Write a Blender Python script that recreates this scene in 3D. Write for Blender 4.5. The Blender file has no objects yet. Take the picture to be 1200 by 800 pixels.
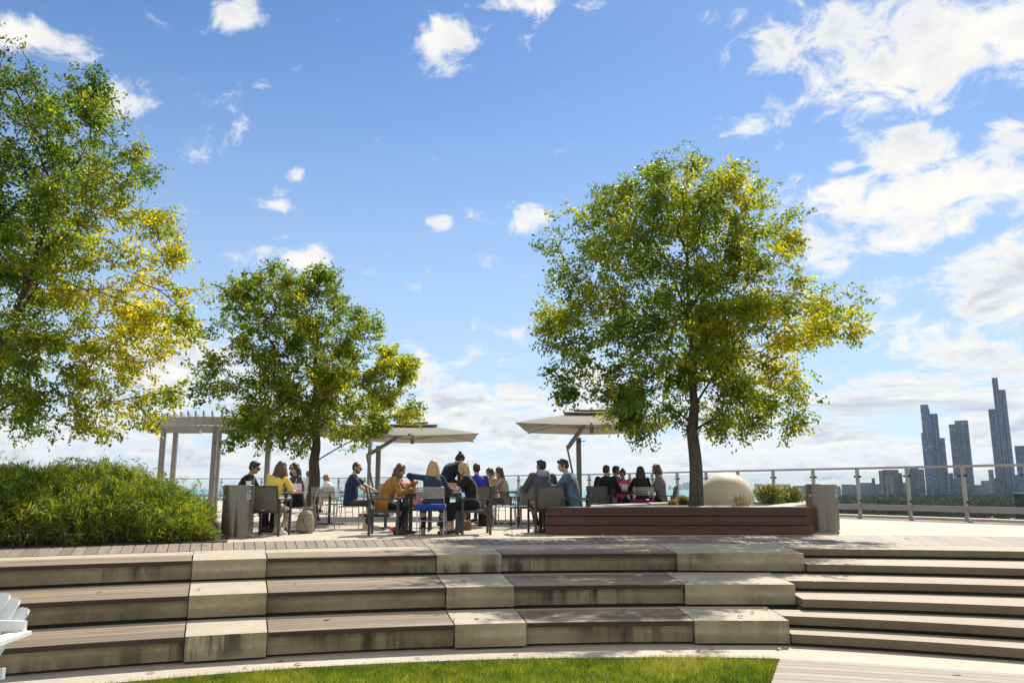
import bpy, math, random
import numpy as np
from mathutils import Vector, Matrix, noise as mnoise

sc = bpy.context.scene
COL = sc.collection
R = math.radians
rng = np.random.default_rng(7)
random.seed(7)

# ------------------------------------------------------------------ camera
EYE, FPX, HORIZON = 0.85, 920.0, 570.0          # eye height over the terrace, focal length and horizon row in photo pixels (1200 x 800)
PITCH = math.atan((HORIZON - 400) / FPX)
cam = bpy.data.cameras.new('camera')
cam.sensor_width = 36.0
cam.lens = FPX / 1200 * 36.0
cam.clip_start, cam.clip_end = 0.1, 60000
cam_o = bpy.data.objects.new('camera', cam)
COL.objects.link(cam_o)
cam_o.location = (0, 0, EYE)
cam_o.rotation_euler = (R(90) + PITCH, 0, 0)
sc.camera = cam_o

# ------------------------------------------------------------------ light
SUN_EL, SUN_AZ = 48.0, 25.0                      # azimuth to the right of straight ahead
SUN_DIR = Vector((math.sin(R(SUN_AZ)) * math.cos(R(SUN_EL)), math.cos(R(SUN_AZ)) * math.cos(R(SUN_EL)), math.sin(R(SUN_EL))))
sun = bpy.data.lights.new('sun', 'SUN')
sun.energy = 5.0
sun.angle = R(0.53)
sun.color = (1.0, 0.94, 0.83)
sun_o = bpy.data.objects.new('sun', sun)
COL.objects.link(sun_o)
sun_o.rotation_euler = SUN_DIR.to_track_quat('Z', 'Y').to_euler()
sun_o.location = SUN_DIR * 60
SKY_STRENGTH = 0.107
sc.view_settings.view_transform = 'Standard'
sc.view_settings.look = 'None'
sc.view_settings.gamma = 1.0
sc.view_settings.use_curve_mapping = False
sc.view_settings.exposure = 0.44
sc.cycles.max_bounces = 8
sc.cycles.transparent_max_bounces = 24
sc.cycles.volume_bounces = 0

# ---- pixel helpers (photo pixel -> world), only used to measure positions on the ground
_c, _s = math.cos(PITCH), math.sin(PITCH)
def ray(x, y):
    v = 400.0 - y
    return Vector((x - 600.0, FPX * _c - v * _s, FPX * _s + v * _c))
def at(x, y, z=0.0):
    d = ray(x, y)
    return Vector((0, 0, EYE)) + d * ((z - EYE) / d.z)
def atY(x, y, Y):
    d = ray(x, y)
    return Vector((0, 0, EYE)) + d * (Y / d.y)
def gx(px, Y, z=0.6):
    """world x of photo column px at depth Y, height z"""
    depth = Y * _c + (z - EYE) * _s
    return (px - 600.0) * depth / FPX

# ------------------------------------------------------------------ node helpers
class NT:
    def __init__(self, tree):
        self.t, self.n, self.l = tree, tree.nodes, tree.links
    def new(self, typ, **kw):
        nd = self.n.new(typ)
        for k, v in kw.items():
            setattr(nd, k, v)
        return nd
    def set(self, sock, v):
        if isinstance(v, bpy.types.NodeSocket):
            self.l.new(v, sock)
        elif v is not None:
            if isinstance(v, (tuple, list)) and len(v) == 3 and getattr(sock, 'type', '') == 'RGBA':
                v = (*v, 1.0)
            sock.default_value = v
    def math(self, op, a, b=None, c=None, clamp=False):
        nd = self.new('ShaderNodeMath', operation=op, use_clamp=clamp)
        self.set(nd.inputs[0], a)
        if b is not None: self.set(nd.inputs[1], b)
        if c is not None: self.set(nd.inputs[2], c)
        return nd.outputs[0]
    def vmath(self, op, a, b=None):
        nd = self.new('ShaderNodeVectorMath', operation=op)
        self.set(nd.inputs[0], a)
        if b is not None: self.set(nd.inputs[1], b)
        return nd.outputs[1] if op in ('LENGTH', 'DOT_PRODUCT', 'DISTANCE') else nd.outputs[0]
    def noise(self, vec, scale, detail=4, rough=0.55, dist=0.0, out=0):
        nd = self.new('ShaderNodeTexNoise')
        if vec is not None: self.set(nd.inputs['Vector'], vec)
        nd.inputs['Scale'].default_value = scale
        nd.inputs['Detail'].default_value = detail
        nd.inputs['Roughness'].default_value = rough
        nd.inputs['Distortion'].default_value = dist
        return nd.outputs[out]
    def map(self, v, a, b, c=0.0, d=1.0, smooth=False):
        nd = self.new('ShaderNodeMapRange')
        nd.interpolation_type = 'SMOOTHSTEP' if smooth else 'LINEAR'
        self.set(nd.inputs[0], v)
        for i, q in enumerate((a, b, c, d)): self.set(nd.inputs[1 + i], q)
        return nd.outputs[0]
    def mix(self, f, a, b, mode='MIX'):
        nd = self.new('ShaderNodeMix', data_type='RGBA', blend_type=mode)
        self.set(nd.inputs[0], f); self.set(nd.inputs[6], a); self.set(nd.inputs[7], b)
        return nd.outputs[2]
    def ramp(self, f, stops):
        nd = self.new('ShaderNodeValToRGB')
        els = nd.color_ramp.elements
        while len(els) < len(stops): els.new(0.5)
        for e, (p, c) in zip(els, stops):
            e.position = p; e.color = (*c, 1)
        self.set(nd.inputs[0], f)
        return nd.outputs[0]
    def scale(self, vec, s):
        nd = self.new('ShaderNodeMapping')
        self.set(nd.inputs[0], vec)
        nd.inputs['Scale'].default_value = s
        return nd.outputs[0]
    def xyz(self, vec):
        nd = self.new('ShaderNodeSeparateXYZ'); self.set(nd.inputs[0], vec)
        return nd.outputs
    def comb(self, x, y, z):
        nd = self.new('ShaderNodeCombineXYZ')
        for i, q in enumerate((x, y, z)): self.set(nd.inputs[i], q)
        return nd.outputs[0]
    def attr(self, name, out='Fac'):
        nd = self.new('ShaderNodeAttribute', attribute_name=name)
        return nd.outputs[out]
    def uv(self):
        return self.new('ShaderNodeUVMap').outputs[0]
    def pos(self):
        return self.new('ShaderNodeNewGeometry').outputs['Position']
    def obj(self):
        return self.new('ShaderNodeTexCoord').outputs['Object']
    def bump(self, h, strength=0.3, dist=0.01):
        nd = self.new('ShaderNodeBump')
        nd.inputs['Strength'].default_value = strength
        nd.inputs['Distance'].default_value = dist
        self.set(nd.inputs['Height'], h)
        return nd.outputs[0]

def new_mat(name):
    m = bpy.data.materials.new(name)
    m.use_nodes = True
    t = NT(m.node_tree)
    return m, t, m.node_tree.nodes['Principled BSDF']

_mats = {}
def plain(name, col, rough=0.6, metal=0.0, var=0.18, scale=14.0, bump=0.0, spec=0.5):
    """a plain procedural surface: base colour with slight uneven tone and bump"""
    if name in _mats: return _mats[name]
    m, t, p = new_mat(name)
    n = t.noise(t.obj(), scale, 5, 0.6)
    dark = tuple(c * (1 - var) for c in col); lite = tuple(min(1, c * (1 + var)) for c in col)
    t.set(p.inputs['Base Color'], t.ramp(n, [(0.3, dark), (0.7, lite)]))
    t.set(p.inputs['Roughness'], t.map(n, 0.3, 0.7, max(0, rough - 0.08), min(1, rough + 0.08)))
    p.inputs['Metallic'].default_value = metal
    p.inputs['Specular IOR Level'].default_value = spec
    if bump: t.set(p.inputs['Normal'], t.bump(n, bump))
    _mats[name] = m
    return m

# ------------------------------------------------------------------ world: sky with clouds, by direction
world = bpy.data.worlds.new('World')
sc.world = world
world.use_nodes = True
def azel(px, py):
    d = ray(px, py).normalized()
    return math.degrees(math.atan2(d.x, d.y)), math.degrees(math.asin(d.z))
def build_world():
    t = NT(world.node_tree)
    bg = t.n['Background']
    sky = t.new('ShaderNodeTexSky', sky_type='NISHITA', sun_disc=False)
    sky.sun_elevation, sky.sun_rotation = R(SUN_EL), R(SUN_AZ)
    sky.altitude, sky.air_density, sky.dust_density, sky.ozone_density = 0, 0.9, 0.12, 3.4
    hsv = t.new('ShaderNodeHueSaturation')
    hsv.inputs['Saturation'].default_value = 1.14
    hsv.inputs['Hue'].default_value = 0.501
    hsv.inputs['Value'].default_value = 1.0
    t.l.new(sky.outputs[0], hsv.inputs['Color'])
    d = t.new('ShaderNodeTexCoord').outputs['Generated']
    x, y, z = t.xyz(d)
    u = t.math('MULTIPLY', t.math('ARCTAN2', x, y), 57.2958)
    v = t.math('MULTIPLY', t.math('ARCSINE', z), 57.2958)
    uv = t.comb(u, v, 0)
    # cloud field on a flat layer seen in perspective
    zz = t.math('ADD', t.math('MAXIMUM', z, 0.0), 0.16)
    px_, py_ = t.math('DIVIDE', x, zz), t.math('DIVIDE', y, zz)
    pv = t.comb(px_, t.math('MULTIPLY', py_, 0.75), 0)
    warp = t.noise(pv, 1.1, 2, 0.5, out=1)
    pvw = t.vmath('ADD', pv, t.vmath('MULTIPLY', t.vmath('SUBTRACT', warp, (0.5, 0.5, 0.5)), (0.35, 0.35, 0)))
    fbm = t.noise(pvw, 2.3, 12, 0.60)
    fbm_s = t.noise(t.vmath('ADD', pvw, (0.035, 0.10, 0)), 2.3, 5, 0.55)
    edge = t.noise(t.vmath('MULTIPLY', uv, (0.26, 0.42, 0)), 1.0, 9, 0.66, 0.5)
    # where the cloud banks stand in the sky: (photo column, row, half width, half height, weight)
    blobs = [(50, 50, 110, 42, 1.3), (140, 112, 62, 40, 1.2), (278, 12, 52, 32, .85), (515, 55, 75, 58, .92), (610, 2, 120, 26, .75), (690, 8, 60, 22, .75), (610, 45, 36, 30, .62),
             (600, 254, 95, 30, .66), (516, 261, 26, 16, .90), (372, 304, 46, 26, .88), (350, 205, 18, 16, .76), (582, 347, 24, 16, .80), (320, 240, 30, 10, .5), (332, 272, 26, 12, .6),
             (505, 448, 44, 22, .85), (480, 388, 70, 12, .55), (200, 430, 200, 75, 1.25), (520, 480, 220, 50, 1.0), (1085, 65, 200, 105, 1.22), (1205, 30, 170, 110, 1.2), (985, 30, 80, 60, .9), (920, 45, 90, 70, .80), (1020, 5, 90, 40, .8), (860, 20, 60, 30, .5),
             (1095, 245, 230, 100, 1.2), (1190, 300, 170, 90, 1.2), (1060, 330, 130, 40, 1.0), (1000, 290, 110, 60, .88), (1170, 352, 85, 40, 1.1), (1065, 180, 90, 55, 1.2), (880, 150, 80, 24, .55),
             (1185, 170, 80, 50, 1.15), (1100, 418, 170, 34, 1.0), (990, 195, 30, 16, .75), (1130, 470, 170, 50, .85), (1000, 490, 190, 44, .75), (820, 540, 300, 40, .80), (950, 420, 90, 20, .6)]
    acc = None
    for bx, by, bw, bh, wt in blobs:
        ua, va = azel(bx, by)
        u0, _ = azel(bx - bw, by); u1, _ = azel(bx + bw, by)
        _, v0 = azel(bx, by + bh); _, v1 = azel(bx, by - bh)
        q = t.vmath('MULTIPLY', t.vmath('SUBTRACT', uv, (ua, va, 0)), (2 / (u1 - u0), 2 / (v1 - v0), 0))
        g = t.map(t.vmath('LENGTH', q), 0.0, 1.15, wt, 0.0, smooth=True)
        acc = g if acc is None else t.math('MAXIMUM', acc, g)
    # low cloud deck near the horizon all the way round, and unseen cloud added behind the viewer as fill light
    deck = t.map(v, 3.0, 15.0, 0.86, 0.0, smooth=True)
    acc = t.math('MAXIMUM', acc, deck)
    back = t.map(y, 0.35, -0.15, 0.0, 0.86)
    acc = t.math('MAXIMUM', acc, back)
    den = t.math('ADD', t.math('MULTIPLY', acc, 0.60), t.math('ADD', t.math('MULTIPLY', t.math('SUBTRACT', fbm, 0.5), 1.6), t.math('MULTIPLY', t.math('SUBTRACT', edge, 0.5), 1.7)))
    den = t.math('SUBTRACT', den, 0.335)
    cover = t.map(den, -0.14, 0.26, 0.0, 1.0, smooth=True)
    thick = t.map(den, 0.08, 0.42, 0.0, 1.0)
    # lit flanks and shaded bases
    lit = t.map(t.math('SUBTRACT', fbm_s, fbm), -0.10, 0.10, 1.0, 0.0)
    shade = t.math('MULTIPLY', thick, t.map(lit, 0.2, 0.95, 0.95, 0.0))
    shade = t.math('MULTIPLY', shade, t.map(v, 2.0, 20.0, 1.0, 0.6))
    # long blue-grey bases of the low clouds
    bands = t.map(t.noise(t.vmath('MULTIPLY', uv, (0.055, 0.62, 0)), 1.0, 6, 0.62, 0.4), 0.48, 0.70, 0.0, 1.0, smooth=True)
    shade = t.math('MAXIMUM', shade, t.math('MULTIPLY', bands, t.map(v, 4.0, 14.0, 1.0, 0.0, smooth=True)))
    cl = t.mix(shade, (7.0, 6.85, 6.5), (3.7, 4.1, 4.8))
    # the air pales towards the horizon
    pale = t.mix(t.map(v, 0.0, 34.0, 0.70, 0.0, smooth=True), hsv.outputs[0], (4.1, 5.1, 6.3))
    col = t.mix(t.math('MULTIPLY', cover, 0.97), pale, cl)
    t.l.new(col, bg.inputs['Color'])
    bg.inputs['Strength'].default_value = SKY_STRENGTH
build_world()
world.cycles.sampling_method = 'MANUAL'
world.cycles.sample_map_resolution = 1024

# ------------------------------------------------------------------ mesh builder
def ortho(d):
    d = Vector(d).normalized()
    a = Vector((0, 0, 1)) if abs(d.z) < 0.9 else Vector((1, 0, 0))
    s = d.cross(a).normalized()
    return s, s.cross(d).normalized()

class MB:
    def __init__(self):
        self.v, self.f, self.uv, self.vals = [], [], [], []
        self.cur = 0.0
    def add(self, vs, fs, uvs=None):
        o = len(self.v)
        self.v.extend([tuple(q) for q in vs])
        for i, f in enumerate(fs):
            self.f.append(tuple(o + k for k in f))
            self.uv.append(uvs[i] if uvs else None)
            self.vals.append(self.cur)
        return self
    def box(self, c, s, rot=None, bevel=0.0):
        """box centre c, full size s, optional 3x3 rotation; bevelled edges"""
        c = Vector(c); hx, hy, hz = s[0] / 2, s[1] / 2, s[2] / 2
        M = rot if rot is not None else Matrix.Identity(3)
        b = min(bevel, hx * .45, hy * .45, hz * .45)
        if b <= 0:
            vs = [c + M @ Vector((sx * hx, sy * hy, sz * hz)) for sz in (-1, 1) for sy in (-1, 1) for sx in (-1, 1)]
            return self.add(vs, [(0, 2, 3, 1), (4, 5, 7, 6), (0, 1, 5, 4), (2, 6, 7, 3), (0, 4, 6, 2), (1, 3, 7, 5)])
        vs, idx = [], {}
        for sx in (-1, 1):
            for sy in (-1, 1):
                for sz in (-1, 1):
                    for a in range(3):
                        p = [sx * (hx - b), sy * (hy - b), sz * (hz - b)]
                        p[a] = (sx, sy, sz)[a] * (hx, hy, hz)[a]
                        idx[(sx, sy, sz, a)] = len(vs)
                        vs.append(c + M @ Vector(p))
        fs = []
        for a in range(3):
            o1, o2 = [k for k in range(3) if k != a]
            for sg in (-1, 1):
                q = []
                for s1, s2 in ((-1, -1), (1, -1), (1, 1), (-1, 1)):
                    k = [0, 0, 0]; k[a] = sg; k[o1] = s1; k[o2] = s2
                    q.append(idx[(*k, a)])
                if (sg > 0) == (a == 1): q.reverse()
                fs.append(tuple(q))
            for s1 in (-1, 1):
                for s2 in (-1, 1):
                    q = []
                    for sa, ax in ((-1, o1), (1, o1), (1, o2), (-1, o2)):
                        k = [0, 0, 0]; k[a] = sa; k[o1] = s1; k[o2] = s2
                        q.append(idx[(*k, ax)])
                    fs.append(tuple(q))
        for sx in (-1, 1):
            for sy in (-1, 1):
                for sz in (-1, 1):
                    fs.append(tuple(idx[(sx, sy, sz, a)] for a in range(3)))
        return self.add(vs, fs)
    def bar(self, a, b, w, h=None, up=(0, 0, 1), bevel=0.0):
        """rectangular bar from a to b, width w across, height h along up"""
        a, b = Vector(a), Vector(b); d = (b - a); L = d.length; d.normalize()
        u = Vector(up)
        if abs(u.dot(d)) > 0.98: u = Vector((0, 1, 0))
        s = d.cross(u).normalized(); u = s.cross(d).normalized()
        M = Matrix((s, d, u)).transposed()
        return self.box((a + b) / 2, (w, L, h or w), M, bevel)
    def rings(self, rings, cap=True, closed=True):
        n = len(rings[0]); o = []
        fs = []
        for i in range(len(rings) - 1):
            for k in range(n if closed else n - 1):
                k2 = (k + 1) % n
                fs.append((i * n + k, i * n + k2, (i + 1) * n + k2, (i + 1) * n + k))
        if cap:
            fs.append(tuple(range(n - 1, -1, -1)))
            fs.append(tuple((len(rings) - 1) * n + k for k in range(n)))
        return self.add([p for r in rings for p in r], fs)
    def cone(self, a, b, ra, rb, n=10, cap=True):
        a, b = Vector(a), Vector(b); s, u = ortho(b - a)
        ring = lambda c, r: [c + (s * math.cos(2 * math.pi * k / n) + u * math.sin(2 * math.pi * k / n)) * r for k in range(n)]
        return self.rings([ring(a, ra), ring(b, rb)], cap)
    def tube(self, pts, r, n=8, cap=True):
        pts = [Vector(p) for p in pts]
        rr = r if isinstance(r, (list, tuple)) else [r] * len(pts)
        rings = []; s, u = ortho(pts[1] - pts[0])
        for i, p in enumerate(pts):
            d = (pts[min(i + 1, len(pts) - 1)] - pts[max(i - 1, 0)]).normalized()
            s = (s - d * s.dot(d)).normalized(); u = s.cross(d).normalized()
            rings.append([p + (s * math.cos(2 * math.pi * k / n) + u * math.sin(2 * math.pi * k / n)) * rr[i] for k in range(n)])
        return self.rings(rings, cap)
    def capsule(self, a, b, ra, rb, n=10):
        a, b = Vector(a), Vector(b); d = (b - a)
        if d.length < 1e-6: d = Vector((0, 0, 1e-4))
        d.normalize(); s, u = ortho(d)
        rings = []
        for c, r, angs in ((a, ra, (-80, -50, -20)), (b, rb, (20, 50, 80))):
            for g in angs:
                rad, off = r * math.cos(R(g)), r * math.sin(R(g))
                rings.append([c + d * off + (s * math.cos(2 * math.pi * k / n) + u * math.sin(2 * math.pi * k / n)) * rad for k in range(n)])
        return self.rings(rings)
    def ell(self, c, r, M=None, n=14, m=9):
        c = Vector(c); M = M or Matrix.Identity(3)
        rings = []
        for i in range(m):
            g = -90 + 180 * (i + 0.5) / m
            rings.append([c + M @ Vector((r[0] * math.cos(R(g)) * math.cos(2 * math.pi * k / n), r[1] * math.cos(R(g)) * math.sin(2 * math.pi * k / n), r[2] * math.sin(R(g)))) for k in range(n)])
        return self.rings(rings)
    def loft(self, secs, n=18):
        """secs: (centre, side vector, forward vector, rx, ry)"""
        rings = []
        for c, s, f, rx, ry in secs:
            c, s, f = Vector(c), Vector(s), Vector(f)
            rr = []
            for k in range(n):
                a = 2 * math.pi * k / n
                ca, sa = math.cos(a), math.sin(a)
                e = 0.86
                ca = math.copysign(abs(ca) ** e, ca); sa = math.copysign(abs(sa) ** e, sa)
                rr.append(c + s * (rx * ca) + f * (ry * sa))
            rings.append(rr)
        return self.rings(rings)
    def mesh(self, name):
        me = bpy.data.meshes.new(name)
        me.from_pydata(self.v, [], self.f)
        if any(u is not None for u in self.uv):
            lay = me.uv_layers.new(name='UVMap')
            flat = []
            for f, u in zip(self.f, self.uv):
                flat.extend(u if u is not None else [(0, 0)] * len(f))
            lay.data.foreach_set('uv', np.array(flat, dtype=np.float32).ravel())
        if any(self.vals):
            at_ = me.attributes.new('tone', 'FLOAT', 'FACE')
            at_.data.foreach_set('value', np.array(self.vals, dtype=np.float32))
        return me
    def build(self, name, mat, parent=None, smooth=False, loc=None):
        me = self.mesh(name)
        if smooth:
            me.polygons.foreach_set('use_smooth', [True] * len(me.polygons))
            try: me.set_sharp_from_angle(angle=R(40))
            except Exception: pass
        me.materials.append(mat)
        o = bpy.data.objects.new(name, me)
        COL.objects.link(o)
        if parent is not None: o.parent = parent
        if loc is not None: o.location = loc
        return o

def raw_mesh(name, verts, faces, mat, parent=None, attrs=None, smooth=False, nper=None):
    """fast mesh from numpy arrays (faces all with the same corner count)"""
    me = bpy.data.meshes.new(name)
    nv, nf, k = len(verts), len(faces), faces.shape[1]
    me.vertices.add(nv); me.vertices.foreach_set('co', np.asarray(verts, np.float32).ravel())
    me.loops.add(nf * k); me.loops.foreach_set('vertex_index', faces.astype(np.int32).ravel())
    me.polygons.add(nf); me.polygons.foreach_set('loop_start', np.arange(0, nf * k, k, dtype=np.int32))
    me.polygons.foreach_set('loop_total', np.full(nf, k, np.int32))
    if smooth: me.polygons.foreach_set('use_smooth', np.ones(nf, bool))
    me.update(calc_edges=True)
    for an, arr in (attrs or {}).items():
        a = me.attributes.new(an, 'FLOAT', 'FACE'); a.data.foreach_set('value', np.asarray(arr, np.float32))
    me.materials.append(mat)
    o = bpy.data.objects.new(name, me); COL.objects.link(o)
    if parent is not None: o.parent = parent
    return o

def thing(name, label, cat, loc=(0, 0, 0), rz=0.0, group=None):
    o = bpy.data.objects.new(name, None)
    o.empty_display_size = 0.2
    COL.objects.link(o)
    o.location = loc; o.rotation_euler = (0, 0, rz)
    o['label'] = label; o['category'] = cat
    if group: o['group'] = group
    return o
def tag(o, label, cat, group=None):
    o['label'] = label; o['category'] = cat
    if group: o['group'] = group
    return o
def kind(o, k):
    o['kind'] = k
    return o
def copy_tree(o, parent=None):
    c = o.copy(); COL.objects.link(c); c.parent = parent
    for ch in list(o.children): copy_tree(ch, c)
    return c

# ------------------------------------------------------------------ polar frame of the amphitheatre
CX, CY = 1.806, -4.916
def pol(th, r, z):
    a = R(th); return Vector((CX + math.sin(a) * r, CY + math.cos(a) * r, z))
def poly(c): return lambda th: c[0] * th * th + c[1] * th + c[2]
R_BAND_IN = poly((0.00016, 0.01484, 17.1716))
def R_BAND_OUT(th): return float(np.interp(th, [-34, -24, -12, -5.5, 1.2, 8.1, 14.6, 20.4, 30], [18.5, 18.55, 18.62, 18.58, 18.75, 19.35, 19.85, 20.1, 20.4]))
R_N = [poly((0.00028, 0.00598, 15.467)), poly((0.00042, 0.00874, 14.212)), poly((0.00026, 0.00482, 13.276))]
def R_CURB(th): return float(np.interp(th, [-34, -22.6, -16.7, -8, 2.7, 12, 26], [12.75, 12.8, 12.85, 12.8, 12.71, 12.31, 11.9]))
RISE = 0.243
Z_LAWN = -3 * RISE

def arc_block(mb, t0, t1, rin, rout, z0, z1, step=0.5, ends=True, uoff=0.0, t0out=None):
    """solid along the arc: rin/rout functions or numbers; faces carry (metres along arc, metres across) UVs"""
    fi = rin if callable(rin) else (lambda a: rin)
    fo = rout if callable(rout) else (lambda a: rout)
    n = max(1, int(math.ceil((t1 - t0) / step)))
    vs, fs, uvs = [], [], []
    for i in range(n + 1):
        a = t0 + (t1 - t0) * i / n
        ao = t0out if (i == 0 and t0out is not None) else a
        vs += [pol(a, fi(a), z0), pol(ao, fo(ao), z0), pol(ao, fo(ao), z1), pol(a, fi(a), z1)]
    for i in range(n):
        a0, a1 = t0 + (t1 - t0) * i / n, t0 + (t1 - t0) * (i + 1) / n
        u0, u1 = R(a0) * fi(a0) + uoff, R(a1) * fi(a1) + uoff
        o, q = i * 4, i * 4 + 4
        r0, r1 = fi(a0), fo(a0)
        fs.append((o, o + 3, q + 3, q)); uvs.append([(u0, z0), (u0, z1), (u1, z1), (u1, z0)])           # front (towards the centre)
        fs.append((o + 3, o + 2, q + 2, q + 3)); uvs.append([(u0, r0), (u0, r1), (u1, r1), (u1, r0)])     # top
        fs.append((o + 2, o + 1, q + 1, q + 2)); uvs.append([(u0, z1), (u0, z0), (u1, z0), (u1, z1)])     # back
        fs.append((o + 1, o, q, q + 1)); uvs.append([(u0, r1), (u0, r0), (u1, r0), (u1, r1)])             # bottom
    if ends:
        e = n * 4
        w = fo(t0) - fi(t0)
        fs.append((0, 1, 2, 3)); uvs.append([(0, z0), (w, z0), (w, z1), (0, z1)])
        fs.append((e + 3, e + 2, e + 1, e)); uvs.append([(0, z1), (w, z1), (w, z0), (0, z0)])
    mb.add(vs, fs, uvs)
    return mb

# ------------------------------------------------------------------ materials of the setting
def mat_riser():
    m, t, p = new_mat('stained_board_marked_concrete')
    uv = t.uv(); u, v, _ = t.xyz(uv); P = t.pos(); nrm = t.new('ShaderNodeNewGeometry').outputs['Normal']
    flat = t.map(t.xyz(nrm)[2], 0.5, 0.8)                                            # 1 on the top faces
    big = t.noise(P, 0.9, 6, 0.6)
    fine = t.noise(P, 18, 6, 0.65)
    speck = t.map(t.noise(P, 60, 2, 0.5), 0.66, 0.72)
    su = t.comb(t.math('MULTIPLY', u, 5.5), t.math('MULTIPLY', v, 0.55), 0)
    streak = t.noise(su, 1.0, 6, 0.65)
    where = t.map(t.noise(t.comb(t.math('MULTIPLY', u, 0.55), t.math('MULTIPLY', v, 1.3), 3.3), 1.0, 2, 0.5), 0.50, 0.66, smooth=True)
    col = t.ramp(big, [(0.32, (0.17, 0.135, 0.062)), (0.5, (0.34, 0.285, 0.155)), (0.68, (0.50, 0.44, 0.275))])
    # pale lime bloom in a band along the board joint
    vv = t.math('FRACT', t.math('DIVIDE', t.math('ADD', v, 0.729), RISE))
    band = t.math('MULTIPLY', t.map(t.math('ABSOLUTE', t.math('SUBTRACT', vv, 0.56)), 0.0, 0.26, 1.0, 0.0), t.map(t.noise(t.comb(t.math('MULTIPLY', u, 2.2), t.math('MULTIPLY', v, 6.0), 0), 1.0, 6, 0.7), 0.42, 0.7))
    col = t.mix(t.math('MULTIPLY', band, 0.9), col, (0.52, 0.48, 0.37))
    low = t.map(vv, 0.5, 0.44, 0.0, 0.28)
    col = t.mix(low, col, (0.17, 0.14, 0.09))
    dark = t.math('MULTIPLY', t.math('MULTIPLY', where, t.map(streak, 0.42, 0.56)), 1.0)
    col = t.mix(dark, col, (0.055, 0.048, 0.032))
    col = t.mix(t.math('MULTIPLY', speck, 0.5), col, (0.5, 0.47, 0.4))
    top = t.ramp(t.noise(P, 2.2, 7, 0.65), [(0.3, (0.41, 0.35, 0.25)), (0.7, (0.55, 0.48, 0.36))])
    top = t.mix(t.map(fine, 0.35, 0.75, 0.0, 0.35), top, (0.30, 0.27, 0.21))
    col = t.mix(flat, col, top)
    col = t.mix(t.map(fine, 0.3, 0.7, 0.25, 0.0), col, (0.12, 0.10, 0.07))
    t.set(p.inputs['Base Color'], col)
    p.inputs['Roughness'].default_value = 0.85
    t.set(p.inputs['Normal'], t.bump(t.math('ADD', fine, t.math('MULTIPLY', big, 0.5)), 0.35, 0.012))
    return m
def mat_concrete(name, a, b, joint=None):
    m, t, p = new_mat(name)
    P = t.pos()
    n1 = t.noise(P, 0.7, 6, 0.6); n2 = t.noise(P, 9, 6, 0.65)
    col = t.ramp(n1, [(0.3, a), (0.7, b)])
    col = t.mix(t.map(n2, 0.45, 0.8, 0.0, 0.4), col, tuple(c * 0.6 for c in a))
    spot = t.map(t.noise(P, 3.1, 3, 0.5), 0.66, 0.74, 0.0, 0.3)
    col = t.mix(spot, col, tuple(c * 0.55 for c in a))
    if joint:
        br = t.new('ShaderNodeTexBrick', offset=0.0)
        t.set(br.inputs['Vector'], P)
        br.inputs['Scale'].default_value = 1.0
        br.inputs['Mortar Size'].default_value = 0.009
        br.inputs['Brick Width'].default_value = joint
        br.inputs['Row Height'].default_value = joint
        col = t.mix(t.math('MULTIPLY', br.outputs['Fac'], 0.75), col, (0.1, 0.09, 0.075))
    t.set(p.inputs['Base Color'], col)
    p.inputs['Roughness'].default_value = 0.8
    t.set(p.inputs['Normal'], t.bump(n2, 0.2, 0.006))
    return m
def mat_wood(name, dark, mid, lite, gloss=0.65, uscale=1.0):
    """weathered boards; UV.x runs along the board, tone sets each board apart"""
    m, t, p = new_mat(name)
    u, v, _ = t.xyz(t.uv()); tone = t.attr('tone')
    off = t.math('MULTIPLY', tone, 37.0)
    g = t.noise(t.comb(t.math('ADD', t.math('MULTIPLY', u, 1.6 * uscale), off), t.math('MULTIPLY', v, 60.0), off), 1.0, 6, 0.65)
    w = t.noise(t.comb(t.math('ADD', t.math('MULTIPLY', u, 0.7), off), t.math('MULTIPLY', v, 4.0), off), 1.0, 4, 0.6)
    col = t.ramp(t.math('ADD', t.math('MULTIPLY', g, 0.6), t.math('MULTIPLY', w, 0.4)), [(0.30, dark), (0.5, mid), (0.7, lite)])
    col = t.mix(t.map(tone, 0.0, 1.0, 0.0, 0.8), col, tuple(c * 0.55 for c in mid))
    t.set(p.inputs['Base Color'], col)
    p.inputs['Roughness'].default_value = gloss
    t.set(p.inputs['Normal'], t.bump(g, 0.4, 0.004))
    return m
M_RISER = mat_riser()
M_CONC = mat_concrete('pale_terrace_concrete', (0.42, 0.36, 0.275), (0.52, 0.455, 0.355), 3.05)
M_CURB = mat_concrete('pale_kerb_concrete', (0.41, 0.355, 0.27), (0.52, 0.46, 0.36))
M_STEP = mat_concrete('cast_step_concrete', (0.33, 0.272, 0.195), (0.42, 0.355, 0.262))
M_STEPFACE = mat_concrete('shaded_step_face', (0.135, 0.10, 0.057), (0.19, 0.15, 0.092))
M_SEATWOOD = mat_wood('weathered_bench_boards', (0.09, 0.058, 0.034), (0.295, 0.218, 0.142), (0.475, 0.37, 0.25))
M_EDGESHADE = mat_wood('shaded_plank_front', (.018, .011, .007), (.045, .028, .018), (.075, .050, .034))
M_DECK = mat_wood('weathered_deck_boards', (0.13, 0.098, 0.068), (0.275, 0.222, 0.165), (0.39, 0.325, 0.25))
M_BEDDARK = plain('dark_joint', (0.05, 0.043, 0.033), 0.9)
M_SOIL = plain('dark_mulch', (0.045, 0.032, 0.022), 0.95, bump=0.8, scale=30)

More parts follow.
